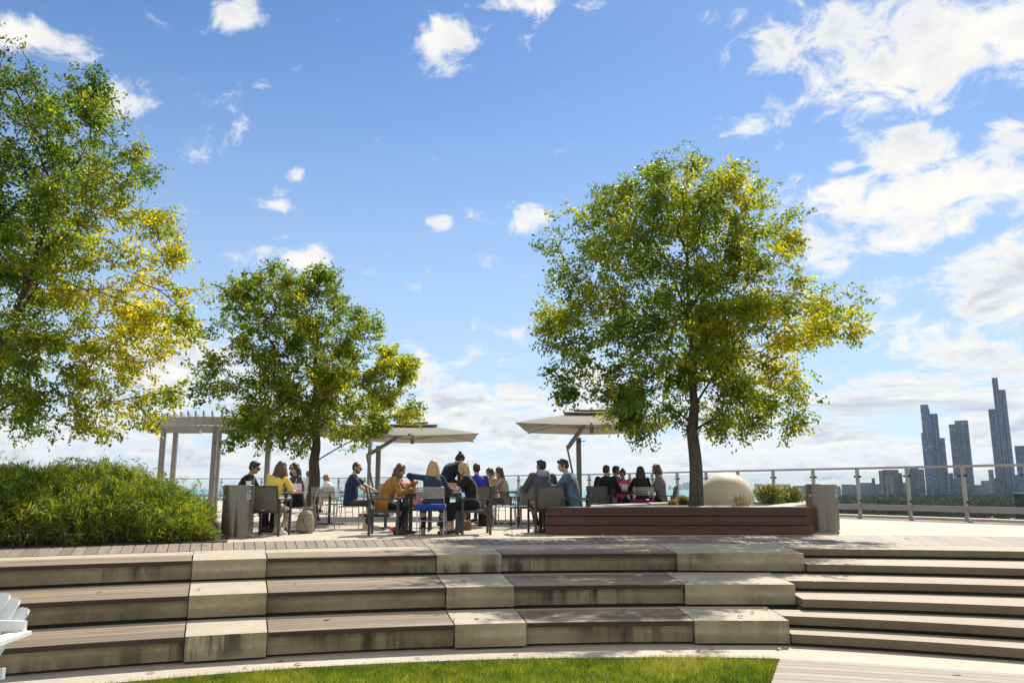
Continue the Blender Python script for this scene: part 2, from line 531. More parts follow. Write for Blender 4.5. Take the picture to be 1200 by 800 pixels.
# ------------------------------------------------------------------ the setting
def ring_sheet(name, t0, t1, rin, rout, z, mat, step=0.5):
    mb = MB(); fi = rin if callable(rin) else (lambda a: rin); fo = rout if callable(rout) else (lambda a: rout)
    n = int((t1 - t0) / step)
    vs = []; fs = []
    for i in range(n + 1):
        a = t0 + (t1 - t0) * i / n
        vs += [pol(a, fi(a), z), pol(a, fo(a), z)]
    for i in range(n): fs.append((2 * i, 2 * i + 1, 2 * i + 3, 2 * i + 2))
    mb.add(vs, fs)
    return kind(mb.build(name, mat), 'structure')

# railing line (world points found from the rail in the photo, rail top 1.39 m)
RAIL_H = 1.39
RAIL_PTS = [Vector((x, y, 0)) for x, y in ((-40, 52), (-18, 52), (-11, 49.5), (-1.7, 39.5), (3.4, 34), (5.8, 29.2), (7.9, 25.6), (9.8, 22.6), (12.2, 18.9), (14.5, 15.5), (17, 12))]
def terrace():
    # one sheet from the board band out to the kerb under the railing
    mb = MB(); inner = [pol(a, R_BAND_OUT(a), 0) for a in np.arange(-50, 40.1, 1.0)]
    outer = []
    P = RAIL_PTS
    tot = [0]
    for i in range(len(P) - 1): tot.append(tot[-1] + (P[i + 1] - P[i]).length)
    for k in range(len(inner)):
        s = tot[-1] * k / (len(inner) - 1)
        j = max(0, min(len(P) - 2, next((q for q in range(len(P) - 1) if tot[q + 1] >= s), len(P) - 2)))
        f = (s - tot[j]) / (tot[j + 1] - tot[j]); outer.append(P[j].lerp(P[j + 1], f) + Vector((0, 0.6, 0)))
    n = len(inner)
    mb.add(inner + outer, [(i, i + 1, n + i + 1, n + i) for i in range(n - 1)])
    o = mb.build('terrace', M_CONC); kind(o, 'structure')
    # edge board band
    ring_sheet('band_bed', -40, 34, lambda a: R_BAND_IN(a) - .1, lambda a: R_BAND_OUT(a) + .8, -0.03, M_BEDDARK)
    mb = MB(); a = -36.0
    while a < 32:
        rm = 0.5 * (R_BAND_IN(a) + R_BAND_OUT(a)); w = math.degrees(0.147 / rm); g = math.degrees(0.011 / rm)
        mb.cur = random.random()
        for r0, r1 in ((R_BAND_IN(a) + .012, R_BAND_OUT(a) - .012),):
            q = [pol(a + g, r0, 0), pol(a + g, r1, 0), pol(a + w, r1, 0), pol(a + w, r0, 0)]
            b = [p - Vector((0, 0, 0.028)) for p in q]
            uv = [(0, 0), (r1 - r0, 0), (r1 - r0, .14), (0, .14)]
            mb.add(q + b, [(0, 1, 2, 3), (0, 4, 5, 1), (1, 5, 6, 2), (2, 6, 7, 3), (3, 7, 4, 0)], [uv] * 5)
        a += w
    kind(mb.build('edge_boards', M_DECK), 'structure')
terrace()

# concrete seating tiers with timber seats; joints at these angles
T_STAIR = [7.3, 5.7, 4.35]
SEGS = [(-32.0, -21.05, 'wood'), (-21.05, -17.95, 'conc'), (-17.95, -10.3, 'wood'), (-10.3, -7.2, 'conc'), (-7.2, None, 'wood'), (None, None, 'conc')]
WOOD_END = [1.25, 0.65, 0.2]
def tier(k):
    ztop = -RISE * k; zbot = -RISE * (k + 1)
    rn = R_N[k]
    back = R_BAND_IN if k == 0 else R_N[k - 1]
    lab = ['top concrete seating tier with timber seats, right below the terrace boards',
           'middle concrete seating tier with timber seats, one level down from the terrace',
           'lowest concrete seating tier with dark stained riser, beside the lawn'][k]
    t = thing('seating_tier', lab, 'seating tier', (0, 0, 0), 0, 'curved seating tiers')
    segs = []
    for a0, a1, ty in SEGS:
        if a0 is None: a0 = WOOD_END[k]
        if a1 is None: a1 = WOOD_END[k] if ty == 'wood' else T_STAIR[k]
        segs.append((a0, a1, ty))
    mb = MB(); arc_block(mb, -32, T_STAIR[k] - .05, lambda a: rn(a) + .16, lambda a: back(a) + .1, zbot - .06, ztop - .075); mb.build('core', M_BEDDARK, t)
    for a0, a1, ty in segs:
        g = 0.02
        if ty == 'conc':
            mb = MB()
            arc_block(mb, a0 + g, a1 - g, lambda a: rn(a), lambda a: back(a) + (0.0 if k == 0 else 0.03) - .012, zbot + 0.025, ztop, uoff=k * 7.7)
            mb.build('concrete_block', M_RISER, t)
            mb = MB(); arc_block(mb, a0 + g, a1 - g, lambda a: rn(a) + .09, lambda a: back(a) - .02, zbot - .05, zbot + 0.024); mb.build('drain_reveal', M_BEDDARK, t)
        else:
            mb = MB()
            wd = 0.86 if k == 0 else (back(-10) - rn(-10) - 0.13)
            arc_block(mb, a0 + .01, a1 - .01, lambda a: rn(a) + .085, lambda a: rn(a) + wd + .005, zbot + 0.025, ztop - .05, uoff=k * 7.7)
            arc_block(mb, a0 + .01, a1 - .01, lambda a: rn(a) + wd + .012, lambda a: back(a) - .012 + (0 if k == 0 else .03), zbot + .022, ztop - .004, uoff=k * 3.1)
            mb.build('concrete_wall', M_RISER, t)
            mb = MB(); arc_block(mb, a0 + .01, a1 - .01, lambda a: rn(a) + .14, lambda a: back(a) - .03, zbot - .05, zbot + .024); mb.build('drain_reveal', M_BEDDARK, t)
            mb = MB(); mb.cur = .3; arc_block(mb, a0 + .04, a1 - .04, lambda a: rn(a) - .012, lambda a: rn(a) - .002, ztop - .046, ztop - .004); mb.build('front_edge_shade', M_EDGESHADE, t)  # dark strip standing in for the shade along the plank fronts
            # boards along the arc
            mb = MB(); nb = 6 if k == 0 else 7
            bw = wd / nb
            for b in range(nb):
                mb.cur = random.uniform(0.02, 1)
                r0, r1 = b * bw, (b + 1) * bw - 0.012
                arc_block(mb, a0 + .04, a1 - .04, lambda a: rn(a) + r0, lambda a: rn(a) + r1, ztop - .036, ztop, uoff=b * 5.3)
            mb.build('timber_seat', M_SEATWOOD, t)
for k in range(3): tier(k)

def steps():
    t = thing('staircase', 'wide flight of six low concrete steps at the right of the timber seats', 'stairs')
    data = [((7.64, 16.33), (17.74, 16.53)), ((6.81, 15.42), (16.58, 15.40)), ((5.99, 14.66), (15.64, 14.62)), ((5.27, 14.02), (14.59, 13.84)), ((4.75, 13.62), (13.69, 13.24)), ((4.29, 13.28), (13.01, 12.84))]
    fns = []
    for (a0, r0), (a1, r1) in data:
        fns.append((lambda a, a0=a0, r0=r0, a1=a1, r1=r1: r0 + (r1 - r0) * (a - a0) / (a1 - a0)))
    for i in range(6):
        z1 = -RISE / 2 * i; z0 = z1 - RISE / 2
        back = R_BAND_IN if i == 0 else fns[i - 1]
        a0 = T_STAIR[i // 2] + .03
        mb = MB()
        arc_block(mb, a0, 30, fns[i], lambda a: back(a) + (-.012 if i == 0 else .04), z0 + .036, z1 - (0.002 if i else 0), uoff=i * 4.1)
        o = mb.build('step', M_STEP, t)
        mb = MB(); arc_block(mb, a0, 30, lambda a: fns[i](a) + .10, lambda a: back(a) - .015, z0 - .06, z0 + .035); mb.build('step_reveal', M_BEDDARK, t)
        o.data.materials.append(M_STEPFACE)       # darker copy of the tread concrete on upright faces, shade put into its colour
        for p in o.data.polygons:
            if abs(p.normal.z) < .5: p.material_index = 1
steps()
kind(arc_block(MB(), -40, 34, R_CURB, lambda a: R_CURB(a) + 1.2, Z_LAWN - .25, Z_LAWN).build('kerb_strip', M_CURB), 'structure')

# lawn sheet, grass and lower deck
DE0, DE1 = at(914, 770.5, Z_LAWN), at(905, 800, Z_LAWN)
dn = (DE1 - DE0).normalized()
def lawn():
    mb = MB(); n = 40
    arc = [pol(a, R_CURB(a) + .01, Z_LAWN - .03) for a in np.linspace(-34, 2.75, n)]
    near = [Vector((-8 + (DE0.x + dn.x * 12 + 8) * i / (n - 1), -5.0, Z_LAWN - .03)) for i in range(n)]
    near[-1] = DE0 + dn * 12; near[-1].z = Z_LAWN - .03
    mb.add(arc + near, [(i, n + i, n + i + 1, i + 1) for i in range(n - 1)])
    m, t, p = new_mat('lawn_soil')
    nn = t.noise(t.pos(), 3.0, 5, 0.6)
    t.set(p.inputs['Base Color'], t.ramp(nn, [(0.3, (0.07, 0.11, 0.02)), (0.7, (0.13, 0.17, 0.03))]))
    p.inputs['Roughness'].default_value = 1
    kind(mb.build('lawn', m), 'structure')
lawn()
def back_ground():
    mb = MB(); mb.add([(-70, -60, Z_LAWN - .09), (70, -60, Z_LAWN - .09), (70, 6, Z_LAWN - .09), (-70, 6, Z_LAWN - .09)], [(0, 1, 2, 3)])
    kind(mb.build('ground', mat_concrete('plaza_paving', (.30, .265, .21), (.38, .335, .27), 1.5)), 'structure')
back_ground()
def leaf_mat(name, stops, trans=0.35, rough=0.5, tcol=None, spec=0.35):
    m, t, p = new_mat(name)
    f = t.attr('hue')
    col = t.ramp(f, stops)
    t.set(p.inputs['Base Color'], col)
    p.inputs['Roughness'].default_value = rough
    p.inputs['Specular IOR Level'].default_value = spec
    tr = t.new('ShaderNodeBsdfTranslucent')
    tc = t.mix(1.0, col, tcol or (1.6, 1.5, 0.7), mode='MULTIPLY')
    t.l.new(tc, tr.inputs['Color'])
    mx = t.new('ShaderNodeMixShader'); mx.inputs[0].default_value = trans
    t.l.new(p.outputs[0], mx.inputs[1]); t.l.new(tr.outputs[0], mx.inputs[2])
    t.l.new(mx.outputs[0], t.n['Material Output'].inputs['Surface'])
    return m
def noise2(x, y, s, seed=0.0):
    return np.array([mnoise.noise((a * s + seed, b * s - seed, seed)) for a, b in zip(x, y)])
def grass():
    N = 95000
    th = rng.uniform(-27, 3.0, N); r = np.array([R_CURB(a) for a in th]) - np.abs(rng.uniform(0, 1, N)) ** 1.25 * 3.0 + rng.normal(0, .028, N)
    x = CX + np.sin(np.radians(th)) * r; y = CY + np.cos(np.radians(th)) * r
    d = (x - DE0.x) * dn.y - (y - DE0.y) * dn.x       # side of the deck edge
    keep = (d * (1 if ((-3 - DE0.x) * dn.y - (4 - DE0.y) * dn.x) > 0 else -1)) > 0.01
    x, y = x[keep], y[keep]; N = len(x)
    pat = noise2(x, y, 1.1, 3.0); fine = noise2(x, y, 7.0, 9.0)
    h = rng.uniform(.025, .065, N) * (1 + .5 * pat); w = rng.uniform(.0025, .005, N)
    ang = rng.uniform(0, 2 * np.pi, N); lean = rng.uniform(.0, .8, N) * h; la = rng.uniform(0, 2 * np.pi, N)
    z0 = np.full(N, Z_LAWN - .03)
    dx, dy = np.cos(ang) * w, np.sin(ang) * w
    b0 = np.stack([x - dx, y - dy, z0], 1); b1 = np.stack([x + dx, y + dy, z0], 1)
    tip = np.stack([x + np.cos(la) * lean, y + np.sin(la) * lean, z0 + h], 1)
    v = np.stack([b0, b1, tip], 1).reshape(-1, 3)
    hue = np.clip(.46 + .75 * pat + .40 * fine + rng.normal(0, .16, N), 0, 1)
    m = leaf_mat('grass_blades', [(0.0, (0.06, 0.10, 0.012)), (0.35, (0.13, 0.19, 0.018)), (0.65, (0.24, 0.28, 0.035)), (0.85, (0.34, 0.33, 0.06)), (1.0, (0.42, 0.36, 0.16))], 0.4, 0.55, (1.5, 1.5, 0.6), 0.2)
    o = raw_mesh('grass', v, np.arange(3 * N).reshape(-1, 3), m, attrs={'hue': hue})
    kind(o, 'stuff')
    o['label'] = 'short green lawn grass in front of the seating tiers'; o['category'] = 'grass'
grass()
def lower_deck():
    mb = MB(); w = 0.14
    # boards follow the kerb curve, from the lawn edge to the right
    for b in range(46):
        r0 = lambda a, b=b: R_CURB(a) - .004 - (b + 1) * w + .008
        r1 = lambda a, b=b: R_CURB(a) - .004 - b * w
        # left end where the board meets the lawn edge line
        rr = R_CURB(3) - b * w
        st = []
        for r in (rr - w + .008, rr):
            a0 = 2.75
            for _ in range(14):
                q = pol(a0, r, 0); e = DE0 + dn * ((q.y - DE0.y) / dn.y)
                a0 += math.degrees((e.x - q.x) / max(r, .5))
            st.append(a0)
        pos = st[0]; first = st[1]
        while pos < 34:
            L = math.degrees(random.uniform(2.4, 4.2) / max(rr, 2.0))
            mb.cur = random.uniform(.02, 1)
            arc_block(mb, pos, min(pos + L - .03, 34), r0, r1, Z_LAWN - .03, Z_LAWN + .002, step=1.0, uoff=b * 3.7, t0out=first)
            first = None; pos += L
    kind(mb.build('lower_deck', M_DECK), 'structure')
    mb = MB(); arc = [pol(a, R_CURB(a) + .01, Z_LAWN - .05) for a in np.linspace(2.2, 36, 20)]
    near = [Vector((DE0.x + dn.x * 12 + (14 - DE0.x) * i / 19, -5.0, Z_LAWN - .05)) for i in range(20)]
    mb.add(arc + near, [(i, 20 + i, 21 + i, i + 1) for i in range(19)])
    kind(mb.build('deck_bed', M_BEDDARK), 'structure')
lower_deck()

# far setting: lake, land, sky line
Z_LAKE = -32.0
def far_setting():
    m, t, p = new_mat('lake_water')
    P = t.pos(); n = t.noise(t.scale(P, (0.004, 0.02, 1)), 1.0, 4, 0.6)
    t.set(p.inputs['Base Color'], t.ramp(n, [(0.3, (0.06, 0.24, 0.27)), (0.7, (0.10, 0.31, 0.34))]))
    p.inputs['Roughness'].default_value = 0.35
    t.set(p.inputs['Normal'], t.bump(t.noise(t.scale(P, (0.25, 0.25, 1)), 1.0, 3, 0.6), 0.6, 0.6))
    mb = MB(); mb.add([(-13000, -600, Z_LAKE), (13000, -600, Z_LAKE), (13000, 10500, Z_LAKE), (-13000, 10500, Z_LAKE)], [(0, 1, 2, 3)])
    kind(mb.build('lake', m), 'structure')
    m, t, p = new_mat('park_ground')
    t.set(p.inputs['Base Color'], t.ramp(t.noise(t.pos(), 0.01, 5, 0.6), [(0.35, (0.05, 0.085, 0.03)), (0.6, (0.10, 0.12, 0.06)), (0.75, (0.25, 0.24, 0.2))]))
    p.inputs['Roughness'].default_value = 1
    mb = MB()
    shore = [(330, 1350), (420, 1500), (560, 1750), (820, 2500), (1450, 5200), (2600, 9300), (9500, 9300), (9500, 40), (150, 40), (260, 700)]
    top = [(x, y, Z_LAKE + 1.2) for x, y in shore]; bot = [(x, y, Z_LAKE - .4) for x, y in shore]; n = len(shore)
    mb.add(top + bot, [tuple(range(n))] + [(i, n + i, n + (i + 1) % n, (i + 1) % n) for i in range(n)])
    kind(mb.build('land', m), 'structure')
far_setting()

# ------------------------------------------------------------------ far city
def mat_facade(name, glass, frame, fl=3.9, bay=2.7, fw=0.16, metal=0.0):
    m, t, p = new_mat(name)
    x, y, z = t.xyz(t.obj())
    h = t.math('ADD', x, y)
    fz = t.math('FRACT', t.math('DIVIDE', z, fl)); fx = t.math('FRACT', t.math('DIVIDE', h, bay))
    line = t.math('MAXIMUM', t.math('LESS_THAN', fz, 0.22), t.math('LESS_THAN', fx, fw))
    cell = t.comb(t.math('FLOOR', t.math('DIVIDE', h, bay)), 0, t.math('FLOOR', t.math('DIVIDE', z, fl)))
    wn = t.new('ShaderNodeTexWhiteNoise'); t.set(wn.inputs['Vector'], cell)
    g = t.mix(t.math('POWER', wn.outputs['Value'], 5.0), glass, tuple(min(1, c * 4 + .05) for c in glass))
    t.set(p.inputs['Base Color'], t.mix(line, g, frame))
    t.set(p.inputs['Roughness'], t.map(line, 0, 1, 0.12, 0.6))
    p.inputs['Specular IOR Level'].default_value = 0.7
    p.inputs['Metallic'].default_value = metal
    return m
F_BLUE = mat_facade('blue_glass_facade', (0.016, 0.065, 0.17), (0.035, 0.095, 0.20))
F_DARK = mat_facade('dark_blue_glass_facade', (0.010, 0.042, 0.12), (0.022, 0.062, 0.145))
F_TEAL = mat_facade('teal_glass_facade', (0.018, 0.075, 0.12), (0.06, 0.12, 0.155), 3.6, 3.3, .3)
F_GREY = mat_facade('grey_flat_facade', (0.03, 0.045, 0.06), (0.21, 0.215, 0.215), 3.2, 4.0, .4)
F_SLATE = mat_facade('slate_grid_facade', (0.012, 0.022, 0.035), (0.055, 0.068, 0.085), 3.2, 3.0, .3)
F_FAR = plain('far_city_walls', (0.16, 0.19, 0.23), 0.8, scale=0.05)
M_FIN = plain('blue_grey_facade_fin', (0.16, 0.22, 0.29), 0.4)
def slab(mb, px0, px1, ytop, Y, depth, zb=Z_LAKE):
    x0, x1 = gx(px0, Y, EYE), gx(px1, Y, EYE)
    xm = (px0 + px1) / 2
    zt = atY(xm, ytop, Y).z
    az = math.atan2((x0 + x1) / 2, Y); M = Matrix.Rotation(-az, 3, 'Z'); c = Vector(((x0 + x1) / 2, Y, (zb + zt) / 2)) + M @ Vector((0, depth / 2, 0))
    mb.box(c, ((x1 - x0) * math.cos(az), abs(depth), zt - zb), M)
    return x0, x1, zt
def local(mb, o):
    mb.v = [tuple(Vector(p) - o) for p in mb.v]; return mb
def tower(name, label, cat, Y, parts, fins=(), group='city towers beyond the park'):
    base = Vector((gx(parts[0][1], Y, EYE), Y, Z_LAKE))
    t = thing(name, label, cat, base, 0, group)
    for i, (nm, a, b, yt, dep, mat) in enumerate(parts):
        mb = MB(); slab(mb, a - (.35 if i else 0), b + (.35 if i else 0), yt, Y + (2.2 * i if nm != 'penthouse' else 7), dep)
        local(mb, base).build(nm, mat, t)
    for px, yt in fins:
        mb = MB(); x = gx(px, Y, EYE); zt = atY(px, yt, Y).z
        mb.box((x, Y - 1.1, (Z_LAKE + zt) / 2), (1.3, 1.6, zt - Z_LAKE))
        local(mb, base).build('facade_fin', M_FIN, t)
    return t
tower('skyscraper', 'blue glass skyscraper with rounded top and stepped right flank, leftmost of the tall towers', 'skyscraper', 1650,
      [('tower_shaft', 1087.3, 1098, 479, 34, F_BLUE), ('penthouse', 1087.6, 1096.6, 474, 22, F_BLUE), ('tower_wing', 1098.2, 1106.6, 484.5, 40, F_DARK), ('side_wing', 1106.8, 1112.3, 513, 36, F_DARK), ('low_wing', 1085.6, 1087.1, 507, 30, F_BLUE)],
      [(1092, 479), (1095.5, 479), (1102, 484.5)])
tower('skyscraper', 'teal glass skyscraper with flat split top, between the two taller towers', 'skyscraper', 1700,
      [('tower_shaft', 1119, 1126.4, 497, 34, F_TEAL), ('tower_wing', 1126.6, 1142, 492.5, 38, F_TEAL)], [(1126.5, 497)])
tower('skyscraper', 'tallest dark blue skyscraper of three stepped slabs, near the right edge', 'skyscraper', 1620,
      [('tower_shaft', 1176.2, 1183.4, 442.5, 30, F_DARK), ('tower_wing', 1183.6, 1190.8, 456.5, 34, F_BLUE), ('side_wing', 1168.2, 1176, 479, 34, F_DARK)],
      [(1176.1, 479), (1183.5, 456.5), (1180, 443), (1187.3, 457)])
tower('office_tower', 'dark flat topped tower cut off by the right edge of the photo', 'tower', 1500, [('tower_shaft', 1194, 1214, 522, 40, F_DARK)])
tower('apartment_block', 'pale grey apartment block with stepped roof, left of the blue skyscraper', 'building', 1750,
      [('building_body', 1031, 1036, 551, 24, F_GREY), ('building_wing', 1036.2, 1054, 550, 30, F_SLATE), ('low_wing', 1054.2, 1058, 554, 26, F_SLATE), ('front_block', 1037, 1048, 556.5, -12, F_GREY)])
tower('apartment_block', 'slate apartment block with gridded windows, touching the blue skyscraper at its left', 'building', 1600,
      [('building_body', 1065, 1084.5, 549.5, 30, F_SLATE), ('penthouse', 1068, 1078, 547.5, 14, F_SLATE)])
tower('apartment_block', 'narrow grey block between the teal and the tallest skyscraper', 'building', 1800, [('building_body', 1160, 1166, 550, 26, F_GREY), ('low_wing', 1166.2, 1169, 560, 20, F_SLATE)])
tower('apartment_block', 'brownish low block between the blue and the teal skyscraper', 'building', 1850, [('building_body', 1112.8, 1118.6, 554, 26, F_SLATE), ('low_wing', 1118.8, 1121.5, 561, 20, F_SLATE)])
tower('apartment_block', 'low dark block at the foot of the tower at the right edge', 'building', 1560, [('building_body', 1191, 1207, 556, 30, F_SLATE)])
tower('apartment_block', 'slim dark block standing left of the pale grey apartment block', 'building', 1900, [('building_body', 1022, 1026, 560, 20, F_SLATE)])
for a, b, yt, Y in ((1000, 1012, 566, 2500), (1008, 1023, 563.5, 2700), (1013, 1031, 567, 2300), (986, 1001, 565.5, 2900), (960, 985, 567.5, 3100), (930, 949, 567, 3400), (945, 962, 565, 3600),
                    (1056, 1066, 563, 2600), (1142, 1152, 566, 2400), (1150, 1161, 561, 2700), (1024, 1032, 565, 2500)):
    yt = yt + 1.8
    t = tower('office_block', 'low bluish block of the hazy mid distance skyline behind the park', 'building', Y, [('building_body', a, b, yt, 60, F_SLATE)], group='mid distance city blocks')
for a, b, yt in ((783, 786.5, 568.5), (787, 790, 570.5), (791, 794.5, 569), (795, 799.5, 567), (800, 806, 565.2), (805, 812, 564.5), (812, 819, 566), (820, 828, 568), (829, 836, 566.5), (838, 850, 569), (852, 866, 567.5), (868, 880, 569), (884, 893, 566.5), (896, 908, 568.5), (910, 926, 567)):
    tower('far_tower', 'hazy blue building of the far shore skyline beyond the lake', 'building', 9350 if a < 870 else 6500, [('building_body', a, b, yt, 120, F_FAR)], group='far shore skyline')

def leaf_quads(c, d, L, W, roll, fold=0.0):
    """leaf-shaped 4-corner faces: base points c, unit direction d, length L, width W, roll angle"""
    n = len(c)
    up = np.tile(np.array([0, 0, 1.0]), (n, 1)); up[np.abs(d[:, 2]) > .95] = (1, 0, 0)
    s = np.cross(d, up); s /= np.linalg.norm(s, axis=1)[:, None]
    u = np.cross(s, d)
    sr = s * np.cos(roll)[:, None] + u * np.sin(roll)[:, None]
    nr = np.cross(sr, d)
    L, W = L[:, None], W[:, None]
    mid = c + d * L * .45 + nr * (W * fold)
    return np.stack([c, mid + sr * W * .5, c + d * L, mid - sr * W * .5], 1).reshape(-1, 3)
def unit(v): return v / np.maximum(np.linalg.norm(v, axis=1), 1e-9)[:, None]

def park_trees():
    V, H = [], []
    r2 = np.random.default_rng(3)
    k = 0
    while k < 760:
        Y = 1630 - 860 * r2.random() ** 1.4; px = r2.uniform(905, 1212)
        X = (px - 600) / 930 * Y
        # keep the shore to the left free
        if X < np.interp(Y, [700, 1350, 1500, 1750], [275, 340, 430, 570]): continue
        k += 1
        h = r2.uniform(12, 19) * (1 if r2.random() < .8 else .6); w = h * r2.uniform(.42, .62); n = 150
        q = unit(r2.normal(size=(n, 3))) * (r2.random(n) ** .45)[:, None]
        c = np.array([X, Y, Z_LAKE + h * .58]) + q * np.array([w, w, h * .45])
        d = unit(q * .6 + r2.normal(size=(n, 3)) * .7)
        V.append(leaf_quads(c, d, r2.uniform(2.2, 4.0, n), r2.uniform(1.6, 3.0, n), r2.uniform(0, 6.28, n)))
        H.append(np.clip(r2.normal(r2.uniform(.15, .75), .08, n), 0, 1))
    V = np.concatenate(V); m = leaf_mat('park_foliage', [(0, (0.010, 0.022, 0.008)), (.5, (0.026, 0.045, 0.015)), (.85, (0.06, 0.068, 0.022)), (1, (.11, .085, .035))], 0.15, 0.9)
    o = raw_mesh('park_woodland', V, np.arange(len(V)).reshape(-1, 4), m, attrs={'hue': np.concatenate(H)})
    kind(o, 'stuff'); o['label'] = 'dark green mass of park trees in front of the towers'; o['category'] = 'woodland'
park_trees()

def haze():
    m = bpy.data.materials.new('haze'); m.use_nodes = True
    t = NT(m.node_tree); t.n.clear()
    out = t.new('ShaderNodeOutputMaterial'); v = t.new('ShaderNodeVolumePrincipled')
    v.inputs['Color'].default_value = (0.72, 0.84, 1.0, 1)
    v.inputs['Density'].default_value = 4.2e-5
    v.inputs['Anisotropy'].default_value = 0.2
    t.l.new(v.outputs[0], out.inputs['Volume'])
    mb = MB(); mb.box((0, 5000, 144), (27000, 12500, 356))
    kind(mb.build('haze', m), 'stuff')
haze()

# ------------------------------------------------------------------ metals and glass
M_STEEL = plain('satin_painted_steel', (0.24, 0.228, 0.21), 0.42, 0.55, 0.1)
M_PALEMETAL = plain('pale_painted_metal', (0.36, 0.345, 0.32), 0.5, 0.0, 0.08)
M_CLAMP = plain('dark_clamp_metal', (0.06, 0.06, 0.062), 0.4, 0.6)
M_CHAIRDARK = plain('charcoal_powder_coat', (0.055, 0.055, 0.056), 0.45, 0.2, 0.15)
M_CHAIRSTEEL = plain('brushed_chair_steel', (0.42, 0.42, 0.415), 0.35, 0.75, 0.12)
M_MESH = plain('grey_sling_mesh', (0.13, 0.122, 0.105), 0.75, 0, 0.15, 60)
M_TABLE = plain('grey_table_top', (0.23, 0.225, 0.215), 0.5, 0.1, 0.12)
def mat_glass():
    m, t, p = new_mat('clear_panel_glass')
    t.n.remove(p)
    tr = t.new('ShaderNodeBsdfTransparent'); tr.inputs[0].default_value = (0.93, 0.965, 0.955, 1)
    gl = t.new('ShaderNodeBsdfGlossy'); gl.inputs['Roughness'].default_value = 0.03
    fr = t.new('ShaderNodeFresnel'); fr.inputs[0].default_value = 1.45
    mx = t.new('ShaderNodeMixShader'); t.l.new(t.math('MULTIPLY', fr.outputs[0], 0.35), mx.inputs[0])
    t.l.new(tr.outputs[0], mx.inputs[1]); t.l.new(gl.outputs[0], mx.inputs[2])
    t.l.new(mx.outputs[0], t.n['Material Output'].inputs['Surface'])
    return m
M_GLASS = mat_glass()

def poly_at(P, s):
    for i in range(len(P) - 1):
        L = (P[i + 1] - P[i]).length
        if s <= L or i == len(P) - 2:
            return P[i].lerp(P[i + 1], s / L), (P[i + 1] - P[i]).normalized()
        s -= L
def railing():
    t = thing('glass_railing', 'glass panel railing with pale metal posts and handrail around the terrace edge', 'railing')
    P = [p.copy() for p in RAIL_PTS]
    L = sum((P[i + 1] - P[i]).length for i in range(len(P) - 1))
    s0 = sum((P[i + 1] - P[i]).length for i in range(7))            # the post seen at the corner of the right bin
    ss = []
    s = s0 % 1.47
    while s < L: ss.append(s); s += 1.47
    pts = [poly_at(P, s) for s in ss]
    # far left panels are double length
    pts = [q for i, q in enumerate(pts) if not (q[0].x < -3 and i % 2)]
    mb = MB(); mb.tube([p for p, d in pts], 0.012, 4)
    mb = MB()
    for i in range(len(pts) - 1):
        mb.bar(pts[i][0] + Vector((0, 0, RAIL_H - .03)), pts[i + 1][0] + Vector((0, 0, RAIL_H - .03)), 0.085, 0.06)
    mb.build('handrail', M_PALEMETAL, t)
    mb = MB()
    for i in range(len(pts) - 1):
        mb.bar(pts[i][0] + Vector((0, .07, .29)), pts[i + 1][0] + Vector((0, .07, .29)), 0.07, 0.15)
    mb.build('bottom_rail', M_PALEMETAL, t)
    for i, (p, d) in enumerate(pts):
        n = Vector((-d.y, d.x, 0)); M = Matrix((d, n, Vector((0, 0, 1)))).transposed()
        mb = MB()
        mb.box(p + Vector((0, 0, (RAIL_H - .06) / 2)), (.060, .11, RAIL_H - .062), M, .006)
        mb.box(p + Vector((0, 0, .012)), (.16, .16, .02), M)
        po = mb.build('post', M_PALEMETAL, t)
        for z in (1.13, .47):
            cb = MB()
            cb.box(p + Vector((0, .0, z)), (.22, .05, .055), M, .006)
            cb.build('clamp', M_CLAMP, po)
    for i in range(len(pts) - 1):
        a, b = pts[i][0], pts[i + 1][0]; d = (b - a).normalized()
        mb = MB(); mb.bar(a + d * .07 + Vector((0, 0, .80)), b - d * .07 + Vector((0, 0, .80)), .012, .93)
        mb.build('glass_panel', M_GLASS, t)
    # kerb under it and the board strip in front of it
    mb = MB()
    for i in range(len(P) - 1):
        d = (P[i + 1] - P[i]).normalized(); n = Vector((-d.y, d.x, 0))
        mb.bar(P[i] + n * .40 + Vector((0, 0, -.15)), P[i + 1] + n * .40 + Vector((0, 0, -.15)), .5, .42)
    kind(mb.build('terrace_kerb', M_CURB), 'structure')
    mb = MB(); s = 0.0
    while s < L - .2:
        p, d = poly_at(P, s); n = Vector((d.y, -d.x, 0)); p2, _ = poly_at(P, s + .285)
        mb.cur = random.random()
        q = [p + n * .10, p2 + n * .10, p2 + n * 1.25, p + n * 1.25]
        mb.add([v + Vector((0, 0, .006)) for v in q], [(0, 3, 2, 1)], [[(0, 0), (1.2, 0), (1.2, .28), (0, .28)]])
        s += 0.30
    kind(mb.build('railing_boards', M_DECK), 'structure')
railing()

